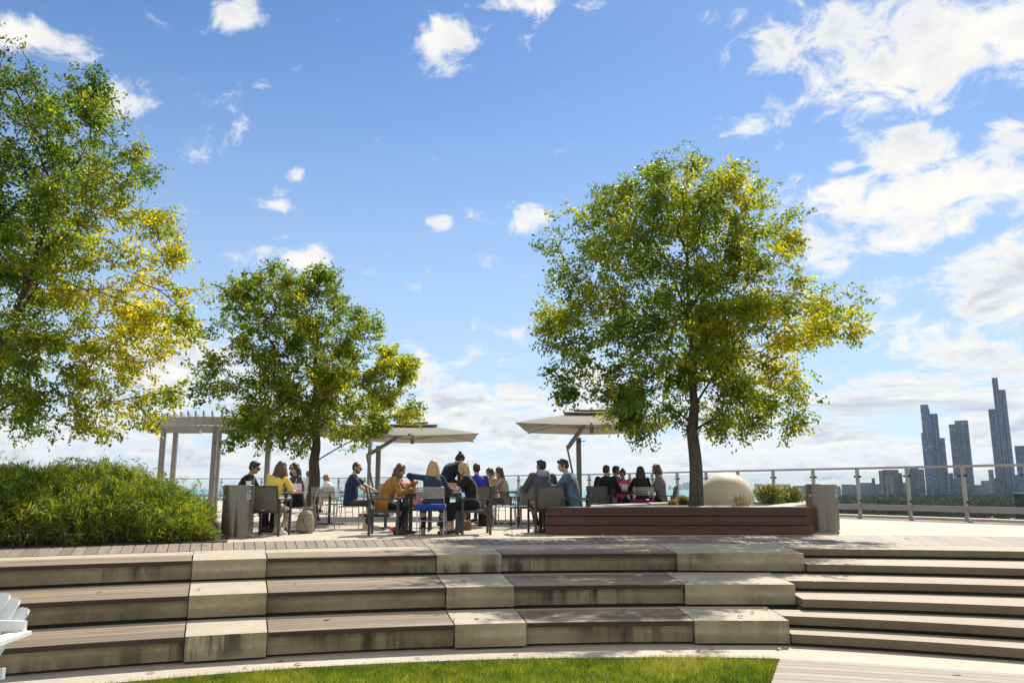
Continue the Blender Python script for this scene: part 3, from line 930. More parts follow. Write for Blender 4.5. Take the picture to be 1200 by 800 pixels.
def pergola():
    t = thing('pergola', 'grey metal pergola with curved slatted roof behind the shrubs', 'pergola', (gx(246, 25), 25, 0))
    o = Vector((gx(246, 25), 25, 0))
    def P(px, Y, z): return Vector((gx(px, Y, z), Y, z)) - o
    def curve(ctrl, z, n=26):
        xs = np.array([c[0] for c in ctrl]); ys = np.array([c[1] for c in ctrl])
        tt = np.linspace(0, 1, len(xs)); T = np.linspace(0, 1, n)
        # smooth through control points
        xx = np.interp(T, tt, xs); yy = np.interp(T, tt, ys)
        for _ in range(6):
            xx[1:-1] = .5 * xx[1:-1] + .25 * (xx[:-2] + xx[2:]); yy[1:-1] = .5 * yy[1:-1] + .25 * (yy[:-2] + yy[2:])
        return [P(a, b, z) for a, b in zip(xx, yy)]
    front = curve([(171, 25.6), (184, 24.4), (215, 23.8), (250, 23.6), (310, 24.4), (370, 25.8), (432, 27.6)], 2.80)
    backc = curve([(176, 27.2), (199, 27.0), (225, 26.9), (250, 27), (320, 27.8), (380, 29.2), (434, 31)], 2.78)
    for c in (front, backc):
        mb = MB()
        for i in range(len(c) - 1): mb.bar(c[i], c[i + 1] + (c[i + 1] - c[i]) * .01, .09, .25)
        mb.build('beam', M_PALEMETAL, t)
    mb = MB()
    for k in range(4): mb.bar(front[0].lerp(backc[0], k / 4), front[0].lerp(backc[0], (k + 1) / 4), .09, .25)
    mb.build('end_beam', M_PALEMETAL, t)
    for i in range(0, 26):
        a = front[i] + (front[i] - backc[i]).normalized() * .5 + Vector((0, 0, .192)); b = backc[i] + Vector((0, 0, .192))
        mb = MB(); mb.bar(a, b, .045, .13); mb.build('slat', M_PALEMETAL, t)
    for px, Y in ((184, 24.6), (199, 27.0), (246, 23.75), (251, 27.0), (310, 24.6), (431, 27.6)):
        mb = MB(); a = P(px, Y, 0); mb.box(a + Vector((0, 0, 1.325)), (.14 if px != 431 else .11, .14, 2.65), None, .01); mb.box(a + Vector((0, 0, .01)), (.32, .32, .02))
        mb.build('post', M_STEEL, t)
    lb = MB(); lb.box(P(222, 25.5, 2.60), (.7, .25, .12), None, .02); lb.build('lamp_housing', M_PALEMETAL, t)
pergola()

M_CANVAS = plain('taupe_parasol_canvas', (0.36, 0.33, 0.295), 0.85, 0, 0.06, 3.0)
def canvas_mat():
    m, t, p = new_mat('translucent_parasol_canvas')
    n = t.noise(t.obj(), 60, 3, 0.6)
    t.set(p.inputs['Base Color'], t.ramp(n, [(0.3, (.37, .34, .305)), (.7, (.42, .39, .35))])); p.inputs['Roughness'].default_value = .9
    tr = t.new('ShaderNodeBsdfTranslucent'); tr.inputs[0].default_value = (.50, .45, .39, 1)
    mx = t.new('ShaderNodeMixShader'); mx.inputs[0].default_value = .3
    t.l.new(p.outputs[0], mx.inputs[1]); t.l.new(tr.outputs[0], mx.inputs[2]); t.l.new(mx.outputs[0], t.n['Material Output'].inputs['Surface'])
    return m
M_CANVAS = canvas_mat()
def parasol(loc, label, half, zedge, zhub, mast, yaw=0.0):
    """square cantilever parasol: mast beside the canopy, arm to the hub; loc = foot of the mast"""
    t = thing('cantilever_parasol', label, 'parasol', loc, 0, 'cantilever parasols')
    cx, cy = mast                                   # canopy centre relative to the mast foot
    c0 = Vector((cx, cy, 0)); n = 4
    cr = [Vector((cx + sx * half * math.cos(yaw) - sy * half * math.sin(yaw), cy + sx * half * math.sin(yaw) + sy * half * math.cos(yaw), zedge)) for sx, sy in ((-1, -1), (1, -1), (1, 1), (-1, 1))]
    def canopy(cr, zt, inner, sag, name, lift=0.0):
        vs, fs = [], []; N = 12; rows = 6
        for r in range(rows + 1):
            f = r / rows
            for k in range(4):
                a, b = cr[k], cr[(k + 1) % 4]
                for j in range(N):
                    e = j / N
                    p = a.lerp(b, e); rad = 1 - (1 - inner) * f
                    q = Vector((cx + (p.x - cx) * rad, cy + (p.y - cy) * rad, 0))
                    curve = f ** 0.85
                    z = a.z + (zt - a.z) * curve - sag * math.sin(math.pi * e) * (rad) * .6 * (1 - .4 * f)
                    # edge pulled in between the corners
                    pull = 1 - .035 * math.sin(math.pi * e) * (1 - f)
                    q = Vector((cx + (q.x - cx) * pull, cy + (q.y - cy) * pull, z + lift))
                    vs.append(q)
        W = 4 * N
        for r in range(rows):
            for k in range(W): fs.append((r * W + k, r * W + (k + 1) % W, (r + 1) * W + (k + 1) % W, (r + 1) * W + k))
        mb = MB(); mb.add(vs, fs)
        lo = len(vs)
        mb.add([v - Vector((0, 0, .012)) for v in vs], [tuple(reversed(f)) for f in fs])
        for k in range(W): mb.f.append((k, lo + k, lo + (k + 1) % W, (k + 1) % W)); mb.uv.append(None); mb.vals.append(0)
        return mb.build(name, M_CANVAS, t, True)
    can = canopy(cr, zhub, .20, .10, 'canopy')
    def sm(f, z): return [Vector((cx + (p.x - cx) * f, cy + (p.y - cy) * f, z)) for p in cr]
    canopy(sm(.40, zhub + .015), zhub + .075, .12, .03, 'vent_flap')
    canopy(sm(.25, zhub + .10), zhub + .145, .03, .015, 'top_vent')
    hub = Vector((cx, cy, zhub - .10))
    for k in range(8):
        e = cr[k // 2] if k % 2 == 0 else cr[k // 2].lerp(cr[(k // 2 + 1) % 4], .5)
        mb = MB(); mb.bar(hub + Vector((0, 0, .04)), e + Vector((0, 0, -.02)), .03, .035)
        mb.build('rib', M_PALEMETAL, t)
        mid = hub.lerp(e, .55) + Vector((0, 0, -.0)); mb = MB(); mb.bar(hub - Vector((0, 0, .28)), mid, .022, .022); mb.build('strut', M_PALEMETAL, t)
    mb = MB(); mb.cone(hub - Vector((0, 0, .40)), hub + Vector((0, 0, .28)), .05, .04, 12); mb.build('hub', M_STEEL, t)
    zt = zedge - .22
    mb = MB(); mb.box((0, 0, zt / 2), (.135, .135, zt), None, .02); mb.build('mast', M_STEEL, t)
    mb = MB(); mb.box((0, 0, .04), (.9, .9, .08), None, .01); mb.build('base_plate', M_CHAIRDARK, t)
    sd = -1.0
    knee = Vector((-.32, -.12, zt - .30)); top = hub + Vector((-.05, 0, .02))
    mb = MB(); mb.bar(knee, top, .09, .10, bevel=.01); mb.build('arm', M_STEEL, t)
    mb = MB(); mb.bar(knee, (-.10, -.10, zt * .36), .05, .06); mb.build('brace', M_STEEL, t)
    mb = MB(); mb.cone((.02, -.11, zt - .12), (.02, -.20, zt - .12), .03, .03, 8); mb.bar((.02, -.2, zt - .12), (.16, -.22, zt - .1), .02); mb.build('crank', M_CLAMP, t)
    return t
Yl = 23.6
parasol((gx(442, Yl), Yl, 0), 'taupe square cantilever parasol partly behind the middle tree', 1.85, 2.27, 2.58, (gx(484, Yl - .5, 2.3) - gx(442, Yl, 0), -.5), 0.08)
Yr = 21.8
parasol((gx(679, Yr), Yr, 0), 'taupe square cantilever parasol overlapped by the big right hand tree', 1.85, 2.40, 2.74, (gx(693, Yr - .8, 2.4) - gx(679, Yr, 0), -.8), -0.10)

# ------------------------------------------------------------------ trees
def mat_bark(name, a, b):
    m, t, p = new_mat(name)
    o = t.scale(t.pos(), (1, 1, .16))
    n = t.noise(o, 26, 6, 0.65); n2 = t.noise(t.pos(), 2.5, 4, .6)
    t.set(p.inputs['Base Color'], t.mix(t.map(n2, .4, .7, 0, .35), t.ramp(n, [(.36, a), (.62, b)]), (.11, .105, .085)))
    p.inputs['Roughness'].default_value = .9
    t.set(p.inputs['Normal'], t.bump(n, .9, .02))
    return m
M_BARK = mat_bark('furrowed_bark', (.030, .022, .016), (.135, .105, .078))
M_TWIG = mat_bark('twig_bark', (.03, .022, .017), (.085, .064, .05))
LEAF_STOPS = [(0.0, (0.032, 0.064, 0.011)), (0.28, (0.076, 0.124, 0.016)), (0.50, (0.155, 0.195, 0.022)), (0.72, (0.31, 0.295, 0.024)), (0.90, (0.46, 0.40, 0.028)), (1.0, (0.50, 0.41, 0.03))]
M_LEAF = leaf_mat('autumn_tinged_leaves', LEAF_STOPS, 0.62, 0.42, (2.0, 1.95, 0.5), 0.35)

def grow(seed, base, fork, blobs, nattr=1500, step=.17, kill=.30, infl=1.6, lean=(0, 0)):
    """branch skeleton by space colonisation; returns node positions, parents"""
    r = np.random.default_rng(seed)
    vol = np.array([b[3] * b[4] * b[5] for b in blobs]); cnt = np.maximum(26, (nattr * vol / vol.sum())).astype(int)
    A = []
    for b, c in zip(blobs, cnt):
        q = unit(r.normal(size=(c, 3))) * (r.random(c) ** .38)[:, None]
        A.append(np.array(b[:3]) + q * np.array(b[3:6]))
    A = np.concatenate(A)
    nodes = []; par = []
    n0 = int((fork[2] - base[2]) / step)
    for i in range(n0 + 1):
        f = i / n0
        p = np.array(base) * (1 - f) + np.array(fork) * f
        p[0] += .03 * math.sin(f * 5 + seed); p[1] += .03 * math.cos(f * 4 + seed)
        nodes.append(p); par.append(i - 1)
    # leader and a few scaffold limbs so that the crown has real limbs
    top = max(b[2] + b[5] for b in blobs); cxm = np.mean([b[0] for b in blobs]); cym = np.mean([b[1] for b in blobs])
    f0 = len(nodes) - 1
    k = f0; p = nodes[f0].copy()
    while p[2] < fork[2] + (top - fork[2]) * .62:
        p = p + np.array([(cxm - p[0]) * .03 + r.normal(0, .02), (cym - p[1]) * .03 + r.normal(0, .02), step]); nodes.append(p.copy()); par.append(k); k = len(nodes) - 1
    lead = list(range(f0, len(nodes)))
    for j in range(9):
        s = lead[int(len(lead) * (j / 9) * .75)]
        az = j * 2.4 + r.uniform(-.3, .3); el = .55 + .5 * j / 9; p = nodes[s].copy(); k = s
        for q in range(int(r.uniform(7, 11))):
            d = np.array([math.cos(az) * math.cos(el), math.sin(az) * math.cos(el), math.sin(el)])
            p = p + d * step; el -= .02; nodes.append(p.copy()); par.append(k); k = len(nodes) - 1
    nodes = [np.array(q) for q in nodes]
    alive = np.ones(len(A), bool)
    AR = np.full((12000, 3), 1e6); AR[:len(nodes)] = nodes
    near = np.full(len(A), -1); nd = np.full(len(A), 1e9)
    def upd(start):
        NPn = np.array(nodes[start:])
        if len(NPn) == 0: return
        D = np.linalg.norm(A[:, None, :] - NPn[None], axis=2)
        j = D.argmin(1); dd = D[np.arange(len(A)), j]
        b = dd < nd; nd[b] = dd[b]; near[b] = j[b] + start
    upd(f0 - 1 if f0 > 1 else 0)
    for it in range(140):
        act = alive & (nd < max(infl, 1.2 if it > 20 else 6))
        if not act.any(): break
        dirs = A[act] - np.array(nodes)[near[act]]; dirs = unit(dirs)
        start = len(nodes)
        acc = {}
        for i, dv in zip(near[act], dirs): acc.setdefault(int(i), []).append(dv)
        for i, ds in acc.items():
            d = np.sum(ds, axis=0); L = np.linalg.norm(d)
            if L < 1e-3: continue
            d = d / L + r.normal(0, .12, 3)
            if par[i] >= 0:
                pd = nodes[i] - nodes[par[i]]; pd = pd / max(np.linalg.norm(pd), 1e-6); d = d + .45 * pd
            d /= np.linalg.norm(d)
            q = nodes[i] + d * step
            if np.min(((AR[:len(nodes)] - q) ** 2).sum(1)) < (step * .42) ** 2: continue
            AR[len(nodes)] = q
            nodes.append(q); par.append(i)
        if len(nodes) == start: break
        upd(start)
        alive &= nd > kill
        if len(nodes) > 9000: break
    return np.array(nodes), np.array(par), A

def tree(name, label, seed, base, fork, rtrunk, blobs, nleaf, yellow, leafL=.085, nattr=1500, group=None, sparse=0.0, basehue=.30):
    t = thing(name, label, 'tree', base, 0, group)
    N, par, A = grow(seed, (0, 0, 0), tuple(np.array(fork) - np.array(base)), [(b[0] - base[0], b[1] - base[1], b[2] - base[2], *b[3:]) for b in blobs], nattr)
    n = len(N); r = np.zeros(n); kids = np.zeros(n, int)
    for i in range(n - 1, 0, -1): kids[par[i]] += 1
    ex = 2.25; tip = .0062
    for i in range(n - 1, -1, -1):
        if r[i] == 0: r[i] = tip ** ex
        if par[i] >= 0: r[par[i]] += r[i]
    r = r ** (1 / ex); k = rtrunk / r[0]
    r0 = r.copy(); r = np.where(r > .012, r * (1 + (min(k, 1.0) - 1) * .9), r)
    # taper of the visible trunk with root flare
    n0 = 0
    while n0 + 1 < n and par[n0 + 1] == n0 and kids[n0] == 1: n0 += 1
    for i in range(n0 + 1):
        f = i / max(n0, 1); r[i] = rtrunk * (1.0 - .26 * f) * (1 + .35 * math.exp(-f * 9))
    heavy = {}
    for i in range(1, n):
        if par[i] not in heavy or r0[i] > r0[heavy[par[i]]]: heavy[par[i]] = i
    main = {n0}
    for i in range(n0 + 1, n):
        p = par[i]
        if p in main and heavy.get(p) == i:
            main.add(i); r[i] = max(min(r[i], r[p] * .97), r[p] * .93)
        elif r[i] > .012: r[i] = min(r[i] * 1.12, r[p] * (.97 if kids[p] == 1 else .82))
    big = [i for i in range(1, n) if r[i] > .035]
    small = [i for i in range(1, n) if r[i] <= .035]
    def tubes(idx, sides):
        V, F = [], []
        for i in idx:
            a, b = N[par[i]], N[i]; d = Vector(b - a); s, u = ortho(d)
            ra, rb = (r[par[i]] if heavy.get(par[i]) == i else min(r[par[i]], r[i] * 1.4)), r[i]
            o = len(V)
            for c, q in ((a, ra), (b + np.array(d) * .12, rb)):
                for kk in range(sides):
                    w = s * math.cos(6.2832 * kk / sides) + u * math.sin(6.2832 * kk / sides)
                    V.append((c[0] + w.x * q, c[1] + w.y * q, c[2] + w.z * q))
            for kk in range(sides): F.append((o + kk, o + (kk + 1) % sides, o + sides + (kk + 1) % sides, o + sides + kk))
        return np.array(V), np.array(F)
    V, F = tubes(big, 12); raw_mesh('trunk', V, F, M_BARK, t, smooth=True)
    V, F = tubes(small, 5); raw_mesh('branches', V, F, M_TWIG, t, smooth=True)
    # leaves in drooping sprays round the fine twigs
    rr = np.random.default_rng(seed + 50)
    fine = np.array([i for i in range(n) if r[i] < .016 and i > n0])
    w = np.where(kids[fine] == 0, 4.0, 1.0) * rr.gamma(1.1, 1.0, len(fine)); w /= w.sum()
    nspray = nleaf // 24
    si = rr.choice(fine, nspray, p=w)
    sc_ = N[si] + rr.normal(0, .085, (nspray, 3))
    out = unit(sc_ - np.array([np.mean(N[:, 0]), np.mean(N[:, 1]), np.mean(N[:, 2]) - 1.0]))
    sd = unit(out * .8 + rr.normal(size=(nspray, 3)) * .8 + np.array([0, 0, -.15]))
    C, D, SP = [], [], []
    for j in range(24):
        along = rr.uniform(0, .34, nspray)
        c = sc_ + sd * along[:, None] + rr.normal(0, .05, (nspray, 3)) * np.array([1, 1, .55])
        d = unit(sd * .55 + rr.normal(size=(nspray, 3)) * .6 + np.array([0, 0, -.38]))
        C.append(c); D.append(d); SP.append(np.arange(nspray))
    C, D, SP = np.concatenate(C), np.concatenate(D), np.concatenate(SP)
    nl = len(C)
    L = rr.uniform(.65, 1.25, nl) * leafL
    V = leaf_quads(C, D, L, L * rr.uniform(.42, .62, nl), rr.uniform(0, 6.28, nl), .15)
    hue_s = basehue + rr.normal(0, .12, nspray)
    S = sc_ + np.array(base)
    for yx, yy, yz, yr, ya in yellow:
        q = np.exp(-((S[:, 0] - yx) ** 2 + (S[:, 1] - yy) ** 2 * .4 + (S[:, 2] - yz) ** 2) / (yr * yr))
        hue_s = hue_s + ya * q * rr.uniform(.45, 1.25, nspray)
    cl = np.array([mnoise.noise(Vector(q * 1.3)) for q in S]); hue_s += .26 * cl
    hue = np.clip(hue_s[SP] + rr.normal(0, .06, nl), 0, .97)
    raw_mesh('crown', V, np.arange(4 * nl).reshape(-1, 4), M_LEAF, t, attrs={'hue': hue})
    return t
def blob(px, py, rx, ry, Y, depth=None, dY=0.0):
    """crown lobe seen at photo pixel (px, py), half size rx, ry pixels, at depth Y"""
    c = atY(px, py, Y + dY); s = (Y + dY) / FPX * 1.02
    return (c.x, c.y, c.z, rx * s, depth or (rx * s), ry * s)
YB = 15.4
bb = gx(818, YB, .4)
big_blobs = [blob(800, 330, 105, 120, YB, 2.0), blob(800, 250, 72, 68, YB, 1.5), blob(745, 265, 62, 70, YB, 1.3, .8), blob(700, 300, 62, 60, YB, 1.2, -.8), blob(680, 360, 52, 40, YB, 1.1, .6), blob(672, 400, 42, 28, YB, .9),
             blob(715, 430, 72, 45, YB, 1.4, -1.0), blob(760, 478, 66, 36, YB, 1.4, .7), blob(850, 490, 40, 22, YB, 1.0, .4), blob(860, 260, 50, 60, YB, 1.3, -.9), blob(895, 290, 48, 55, YB, 1.2, .8), blob(905, 370, 72, 50, YB, 1.4, -.7),
             blob(975, 365, 42, 26, YB, .8, .3), blob(985, 383, 27, 20, YB, .7), blob(900, 430, 62, 40, YB, 1.3, .9), blob(880, 480, 50, 26, YB, 1.0, -.6), blob(840, 220, 42, 32, YB, .8), blob(785, 216, 40, 26, YB, .8), blob(720, 235, 26, 26, YB, .6), blob(650, 285, 18, 18, YB, .5), blob(925, 495, 20, 12, YB, .4), blob(820, 400, 100, 70, YB, 2.2)]
tree('plaza_tree', 'largest full crowned tree growing from the dark timber planter', 11, (bb, YB, .12), (bb - .05, YB, 1.9), .150, big_blobs, 98000,
     [(*atY(850, 225, YB), 1.05, .42), (*atY(955, 365, YB), 1.3, .42), (*atY(880, 410, YB), 1.2, .32), (*atY(700, 330, YB), 1.0, .18), (*atY(905, 290, YB), .9, .22), (*atY(730, 260, YB), .7, .2)], leafL=.078, nattr=1500, basehue=.35)
YM = 20.5
mb_ = gx(366, YM, .3)
mid_blobs = [blob(350, 385, 70, 60, YM, 1.7), blob(340, 345, 46, 30, YM, 1.2, .5), blob(385, 335, 26, 22, YM, .8), blob(285, 345, 30, 22, YM, .9, -.6), blob(275, 385, 36, 26, YM, 1.0, .6), blob(268, 440, 36, 28, YM, 1.1, -.5), blob(255, 465, 20, 20, YM, .7),
             blob(310, 480, 52, 32, YM, 1.5, .9), blob(295, 500, 36, 22, YM, 1.1, -.9), blob(360, 450, 72, 50, YM, 1.9), blob(420, 400, 34, 32, YM, 1.1, .5), blob(440, 440, 38, 30, YM, 1.1, -.6), blob(470, 425, 20, 14, YM, .6), blob(430, 480, 48, 26, YM, 1.2, .6), blob(470, 480, 20, 18, YM, .6), blob(395, 505, 34, 16, YM, 1.0, -.7), blob(340, 515, 26, 12, YM, .9)]
tree('plaza_tree', 'smaller round crowned tree standing among the tables at the middle left', 23, (mb_, YM, 0), (mb_ - .02, YM, 1.45), .18, mid_blobs, 57000,
     [(*atY(430, 470, YM), 1.4, .26), (*atY(330, 350, YM), 1.0, .16), (*atY(470, 425, YM), .7, .3), (*atY(390, 400, YM), 1.2, .16)], .094, 1200, basehue=.33)
YL = 14.6
lb_ = gx(-52, YL, .3)
left_blobs = [blob(-60, 330, 130, 170, YL, 2.4), blob(-20, 190, 90, 110, YL, 1.8), blob(60, 160, 70, 70, YL, 1.5, .4), blob(20, 95, 60, 50, YL, 1.2, -.3), blob(100, 110, 32, 30, YL, .8), blob(95, 180, 70, 60, YL, 1.4, -.6), blob(150, 195, 36, 34, YL, .9), blob(145, 260, 55, 55, YL, 1.2, .4), blob(90, 290, 90, 70, YL, 1.7, -.7), blob(180, 320, 42, 42, YL, 1.0),
              blob(205, 350, 36, 28, YL, .8, -.3), blob(120, 370, 85, 48, YL, 1.6, .5), blob(210, 390, 26, 18, YL, .6), blob(70, 420, 90, 42, YL, 1.6, -.6), blob(140, 430, 60, 30, YL, 1.2, .5), blob(140, 475, 55, 24, YL, 1.1), blob(190, 462, 22, 14, YL, .6), blob(60, 480, 70, 26, YL, 1.4, -.4), blob(10, 470, 50, 34, YL, 1.2, .6), blob(100, 500, 40, 14, YL, .8), blob(-140, 250, 110, 150, YL, 2.2), blob(-150, 430, 90, 60, YL, 1.6)]
tree('plaza_tree', 'yellowing tree whose crown enters the photo at the left edge, above the shrubs', 37, (lb_, YL, 0), (lb_ + .1, YL, 1.9), .20, left_blobs, 138000,
     [(*atY(165, 270, YL), 1.5, .34), (*atY(200, 360, YL), 1.2, .30), (*atY(110, 330, YL), 1.2, .30), (*atY(150, 470, YL), 1.1, .34), (*atY(60, 400, YL), 1.2, .2), (*atY(150, 430, YL), 1.2, .25)], leafL=.080, nattr=2300, basehue=.25)

# ------------------------------------------------------------------ planting
def hedge():
    r = np.random.default_rng(5)
    t = thing('feathery_shrub', 'broad mound of feathery green shrubs behind the edge boards at the left', 'shrub', pol(-26, 20.2, 0))
    o = np.array(pol(-26, 20.2, 0))
    ends = [-43.0, -20.3]
    def R0(th): return R_BAND_OUT(th) + .28
    Ns = 9000
    th = r.uniform(ends[0], ends[1], Ns); dep = r.uniform(0, 2.3, Ns)
    ht = np.array([1.04 + .16 * mnoise.noise((a * .45, b * .9, 1.7)) + .10 * mnoise.noise((a * 1.4, b * 2.2, 4.1)) for a, b in zip(th, dep)])
    prof = np.minimum(1, (dep + .12) / .75) ** .55 * np.clip((ends[1] - th) / 5.0 + .16, 0, 1) ** .5
    ztop = ht * prof
    # tips spread over the whole visible shell, front face included
    zf = np.where(r.random(Ns) < .55, 1.0 + r.normal(0, .05, Ns), r.uniform(.25, 1.0, Ns))
    zf = np.where((r.random(Ns) < .07) & (dep > .3), 1.04 + .14 * r.random(Ns), zf)
    tip_z = np.maximum(.12, ztop * zf)
    rad = np.array([R0(a) for a in th]) + dep
    a = np.radians(th)
    inward = np.stack([-np.sin(a), -np.cos(a), np.zeros(Ns)], 1)
    bul = (np.clip(1 - dep / .8, 0, 1) * .32 * np.sin(np.clip(tip_z / 1.1, 0, 1) * 3.0))
    tip = np.stack([CX + np.sin(a) * rad, CY + np.cos(a) * rad, tip_z], 1) + inward * bul[:, None]
    dirs = unit(np.array([0, 0, 1.0]) * r.uniform(.25, 1.1, Ns)[:, None] + inward * r.uniform(.0, 1.0, Ns)[:, None] * np.clip(1.3 - dep, .15, 1)[:, None] + r.normal(0, .38, (Ns, 3)))
    side = np.clip((th - (ends[1] - 3)) / 3, 0, 1)
    tang = np.stack([np.cos(a), -np.sin(a), np.zeros(Ns)], 1); dirs = unit(dirs + tang * side[:, None] * .8)
    K = 26
    V, H = [], []
    hs = .58 + .27 * r.normal(size=Ns)
    hs += np.array([.3 * mnoise.noise((p[0] * 1.2, p[1] * 1.2, p[2] * 2)) for p in tip])
    for k in range(K):
        back = r.uniform(0, .42, Ns)
        c = tip - dirs * back[:, None] + np.array([0, 0, -.35]) * (back ** 2)[:, None]
        ang = r.uniform(0, 6.28, Ns)
        s = unit(np.cross(dirs, r.normal(size=(Ns, 3))))
        d = unit(dirs * .75 + s * .75 + np.array([0, 0, -.12]))
        L = r.uniform(.07, .15, Ns); keep = c[:, 2] > .02
        V.append(leaf_quads(c, d, L, r.uniform(.009, .017, Ns), ang)[np.repeat(keep, 4)]); H.append(np.clip(hs + r.normal(0, .1, Ns), 0, 1)[keep])
    V = np.concatenate(V) - o; H = np.concatenate(H)
    m = leaf_mat('feathery_leaves', [(0, (0.035, 0.065, 0.014)), (.35, (0.085, 0.14, 0.022)), (.65, (0.18, 0.235, 0.03)), (1, (0.36, 0.36, 0.045))], 0.45, 0.5, (1.6, 1.6, 0.6), .3)
    raw_mesh('foliage', V, np.arange(len(V)).reshape(-1, 4), m, t, attrs={'hue': H})
    # woody stems
    mb = MB()
    for i in r.choice(Ns, 420, replace=False):
        b = Vector(tip[i]) - Vector(o); g = Vector((b.x + r.normal(0, .12), b.y + r.normal(0, .12) + .1, 0.0))
        mb.tube([g, g.lerp(b, .5) + Vector((0, 0, .1)), b - Vector(dirs[i]) * .1], [.007, .005, .003], 4, False)
    kind(mb.build('stems', plain('shrub_stem', (.09, .07, .035), .8), t), 'stuff')
    ring_sheet('planting_bed', -44, -19.6, lambda q: R_BAND_OUT(q) + .004, lambda q: R_BAND_OUT(q) + 2.9, .012, M_SOIL)
hedge()
def small_plants():
    r = np.random.default_rng(9)
    m = leaf_mat('low_plant_leaves', [(0, (.05, .09, .02)), (.5, (.13, .17, .04)), (.8, (.25, .24, .07)), (1, (.42, .26, .14))], .35, .55, (1.5, 1.4, .6))
    for th, dr, s, lab in ((-20.6, .42, .26, 'pale straggly small plant at the right end of the feathery shrubs'), (-22.0, .2, .14, 'low bright green seedling under the front of the feathery shrubs'), (-26.2, .16, .10, 'tiny plant with a pinkish flower beside the edge boards at the left')):
        c = pol(th, R_BAND_OUT(th) + dr, .01); n = 420 if s > .2 else 130
        t = thing('small_plant', lab, 'plant', c)
        q = unit(r.normal(size=(n, 3))) * (r.random(n) ** .5)[:, None] * np.array([s, s, s * .8]); q[:, 2] = np.abs(q[:, 2]) + .02
        d = unit(q + r.normal(size=(n, 3)) * .2)
        V = leaf_quads(q, d, r.uniform(.03, .07, n), r.uniform(.015, .03, n), r.uniform(0, 6.28, n))
        raw_mesh('leaves', V, np.arange(4 * n).reshape(-1, 4), m, t, attrs={'hue': np.clip(r.normal(.6, .25, n), 0, 1)})
        mb = MB()
        for i in range(14): mb.tube([(0, 0, 0), Vector(q[i]) * .6, Vector(q[i])], [.004, .003, .002], 4, False)
        mb.build('stem', plain('shrub_stem', (.09, .07, .035)), t)
small_plants()

def planter():
    Yp = at(800, 626.5, 0).y; x0, x1 = at(640.5, 626.8, 0).x, at(952, 626.2, 0).x; zt = .485
    m = mat_wood('oiled_dark_timber', (.036, .012, .005), (.090, .029, .012), (.16, .057, .026), .42)
    t = thing('timber_planter', 'long dark red brown timber planter box under the largest tree', 'planter', (x0, Yp, 0))
    o = Vector((x0, Yp, 0)); W = x1 - x0
    mb = MB(); bh = zt / 3
    for i in range(3):
        mb.cur = .15 + .3 * i
        z0, z1 = i * bh + .012, (i + 1) * bh - .004
        q = [(0, 0, z0), (W, 0, z0), (W, 0, z1), (0, 0, z1), (0, .05, z0), (W, .05, z0), (W, .05, z1), (0, .05, z1)]
        mb.add(q, [(0, 1, 2, 3), (3, 2, 6, 7), (4, 0, 3, 7), (1, 5, 6, 2), (5, 4, 7, 6), (4, 5, 1, 0)], [[(0, z0), (W, z0), (W, z1), (0, z1)], [(0, 0), (W, 0), (W, .05), (0, .05)], [(0, z0), (.05, z0), (.05, z1), (0, z1)], [(0, z0), (.05, z0), (.05, z1), (0, z1)], [(0, z0), (W, z0), (W, z1), (0, z1)], [(0, 0), (W, 0), (W, .05), (0, .05)]])
    mb.build('front_boards', m, t)
    mb = MB()
    for i in range(3):
        z0, z1 = i * bh + .012, (i + 1) * bh - .004
        mb.box((.026, .62, (z0 + z1) / 2), (.05, 1.12, z1 - z0)); mb.box((W - .026, .62, (z0 + z1) / 2), (.05, 1.12, z1 - z0))
    mb.build('end_boards', m, t)
    mb = MB(); mb.box((W / 2, .60, zt - .006), (W - .11, 1.08, .02), None, .004); mb.build('bench_top', M_TABLE, t)
    mb = MB(); mb.box((W / 2, .62, .22), (W - .14, 1.0, .40)); mb.build('core', M_BEDDARK, t)
    # curved concrete rim of the bed behind
    rim = thing('planter_rim', 'pale curved concrete rim of the planting bed behind the timber planter', 'planter rim', (0, 0, 0))
    left = [at(655, 592.6, .5), at(700, 591.0, .5), at(745, 589.2, .5), at(790, 587.2, .5), at(800, 585.2, .5)]
    right = [at(905, 592.4, .5), at(925, 590.0, .5), at(945, 587.2, .5), at(960, 585.0, .5)]
    for L, sgn in ((left, 1), (right, -1)):
        mb = MB()
        for i in range(len(L) - 1):
            a, b = L[i].copy(), L[i + 1].copy(); a.z = b.z = .42
            mb.bar(a, b + (b - a) * .02, .42, .14, bevel=.012)
        mb.build('rim_wall', M_CURB, rim)
        mb = MB()
        for i in range(len(L) - 1):
            for f in (.2, .7):
                p = L[i].lerp(L[i + 1], f); mb.box((p.x, p.y, .175), (.12, .12, .35), None, .01)
        mb.build('rim_foot', M_STEEL, rim)
    mb = MB(); q = [Vector((left[1].x + .6, Yp + 1.3, .36)), Vector((right[0].x - .1, Yp + 1.3, .36)), Vector((right[2].x - .3, right[2].y, .36)), Vector((left[4].x + .4, left[4].y, .36))]
    mb.add(q, [(0, 1, 2, 3)]); kind(mb.build('planter_soil', M_SOIL), 'structure')
planter()
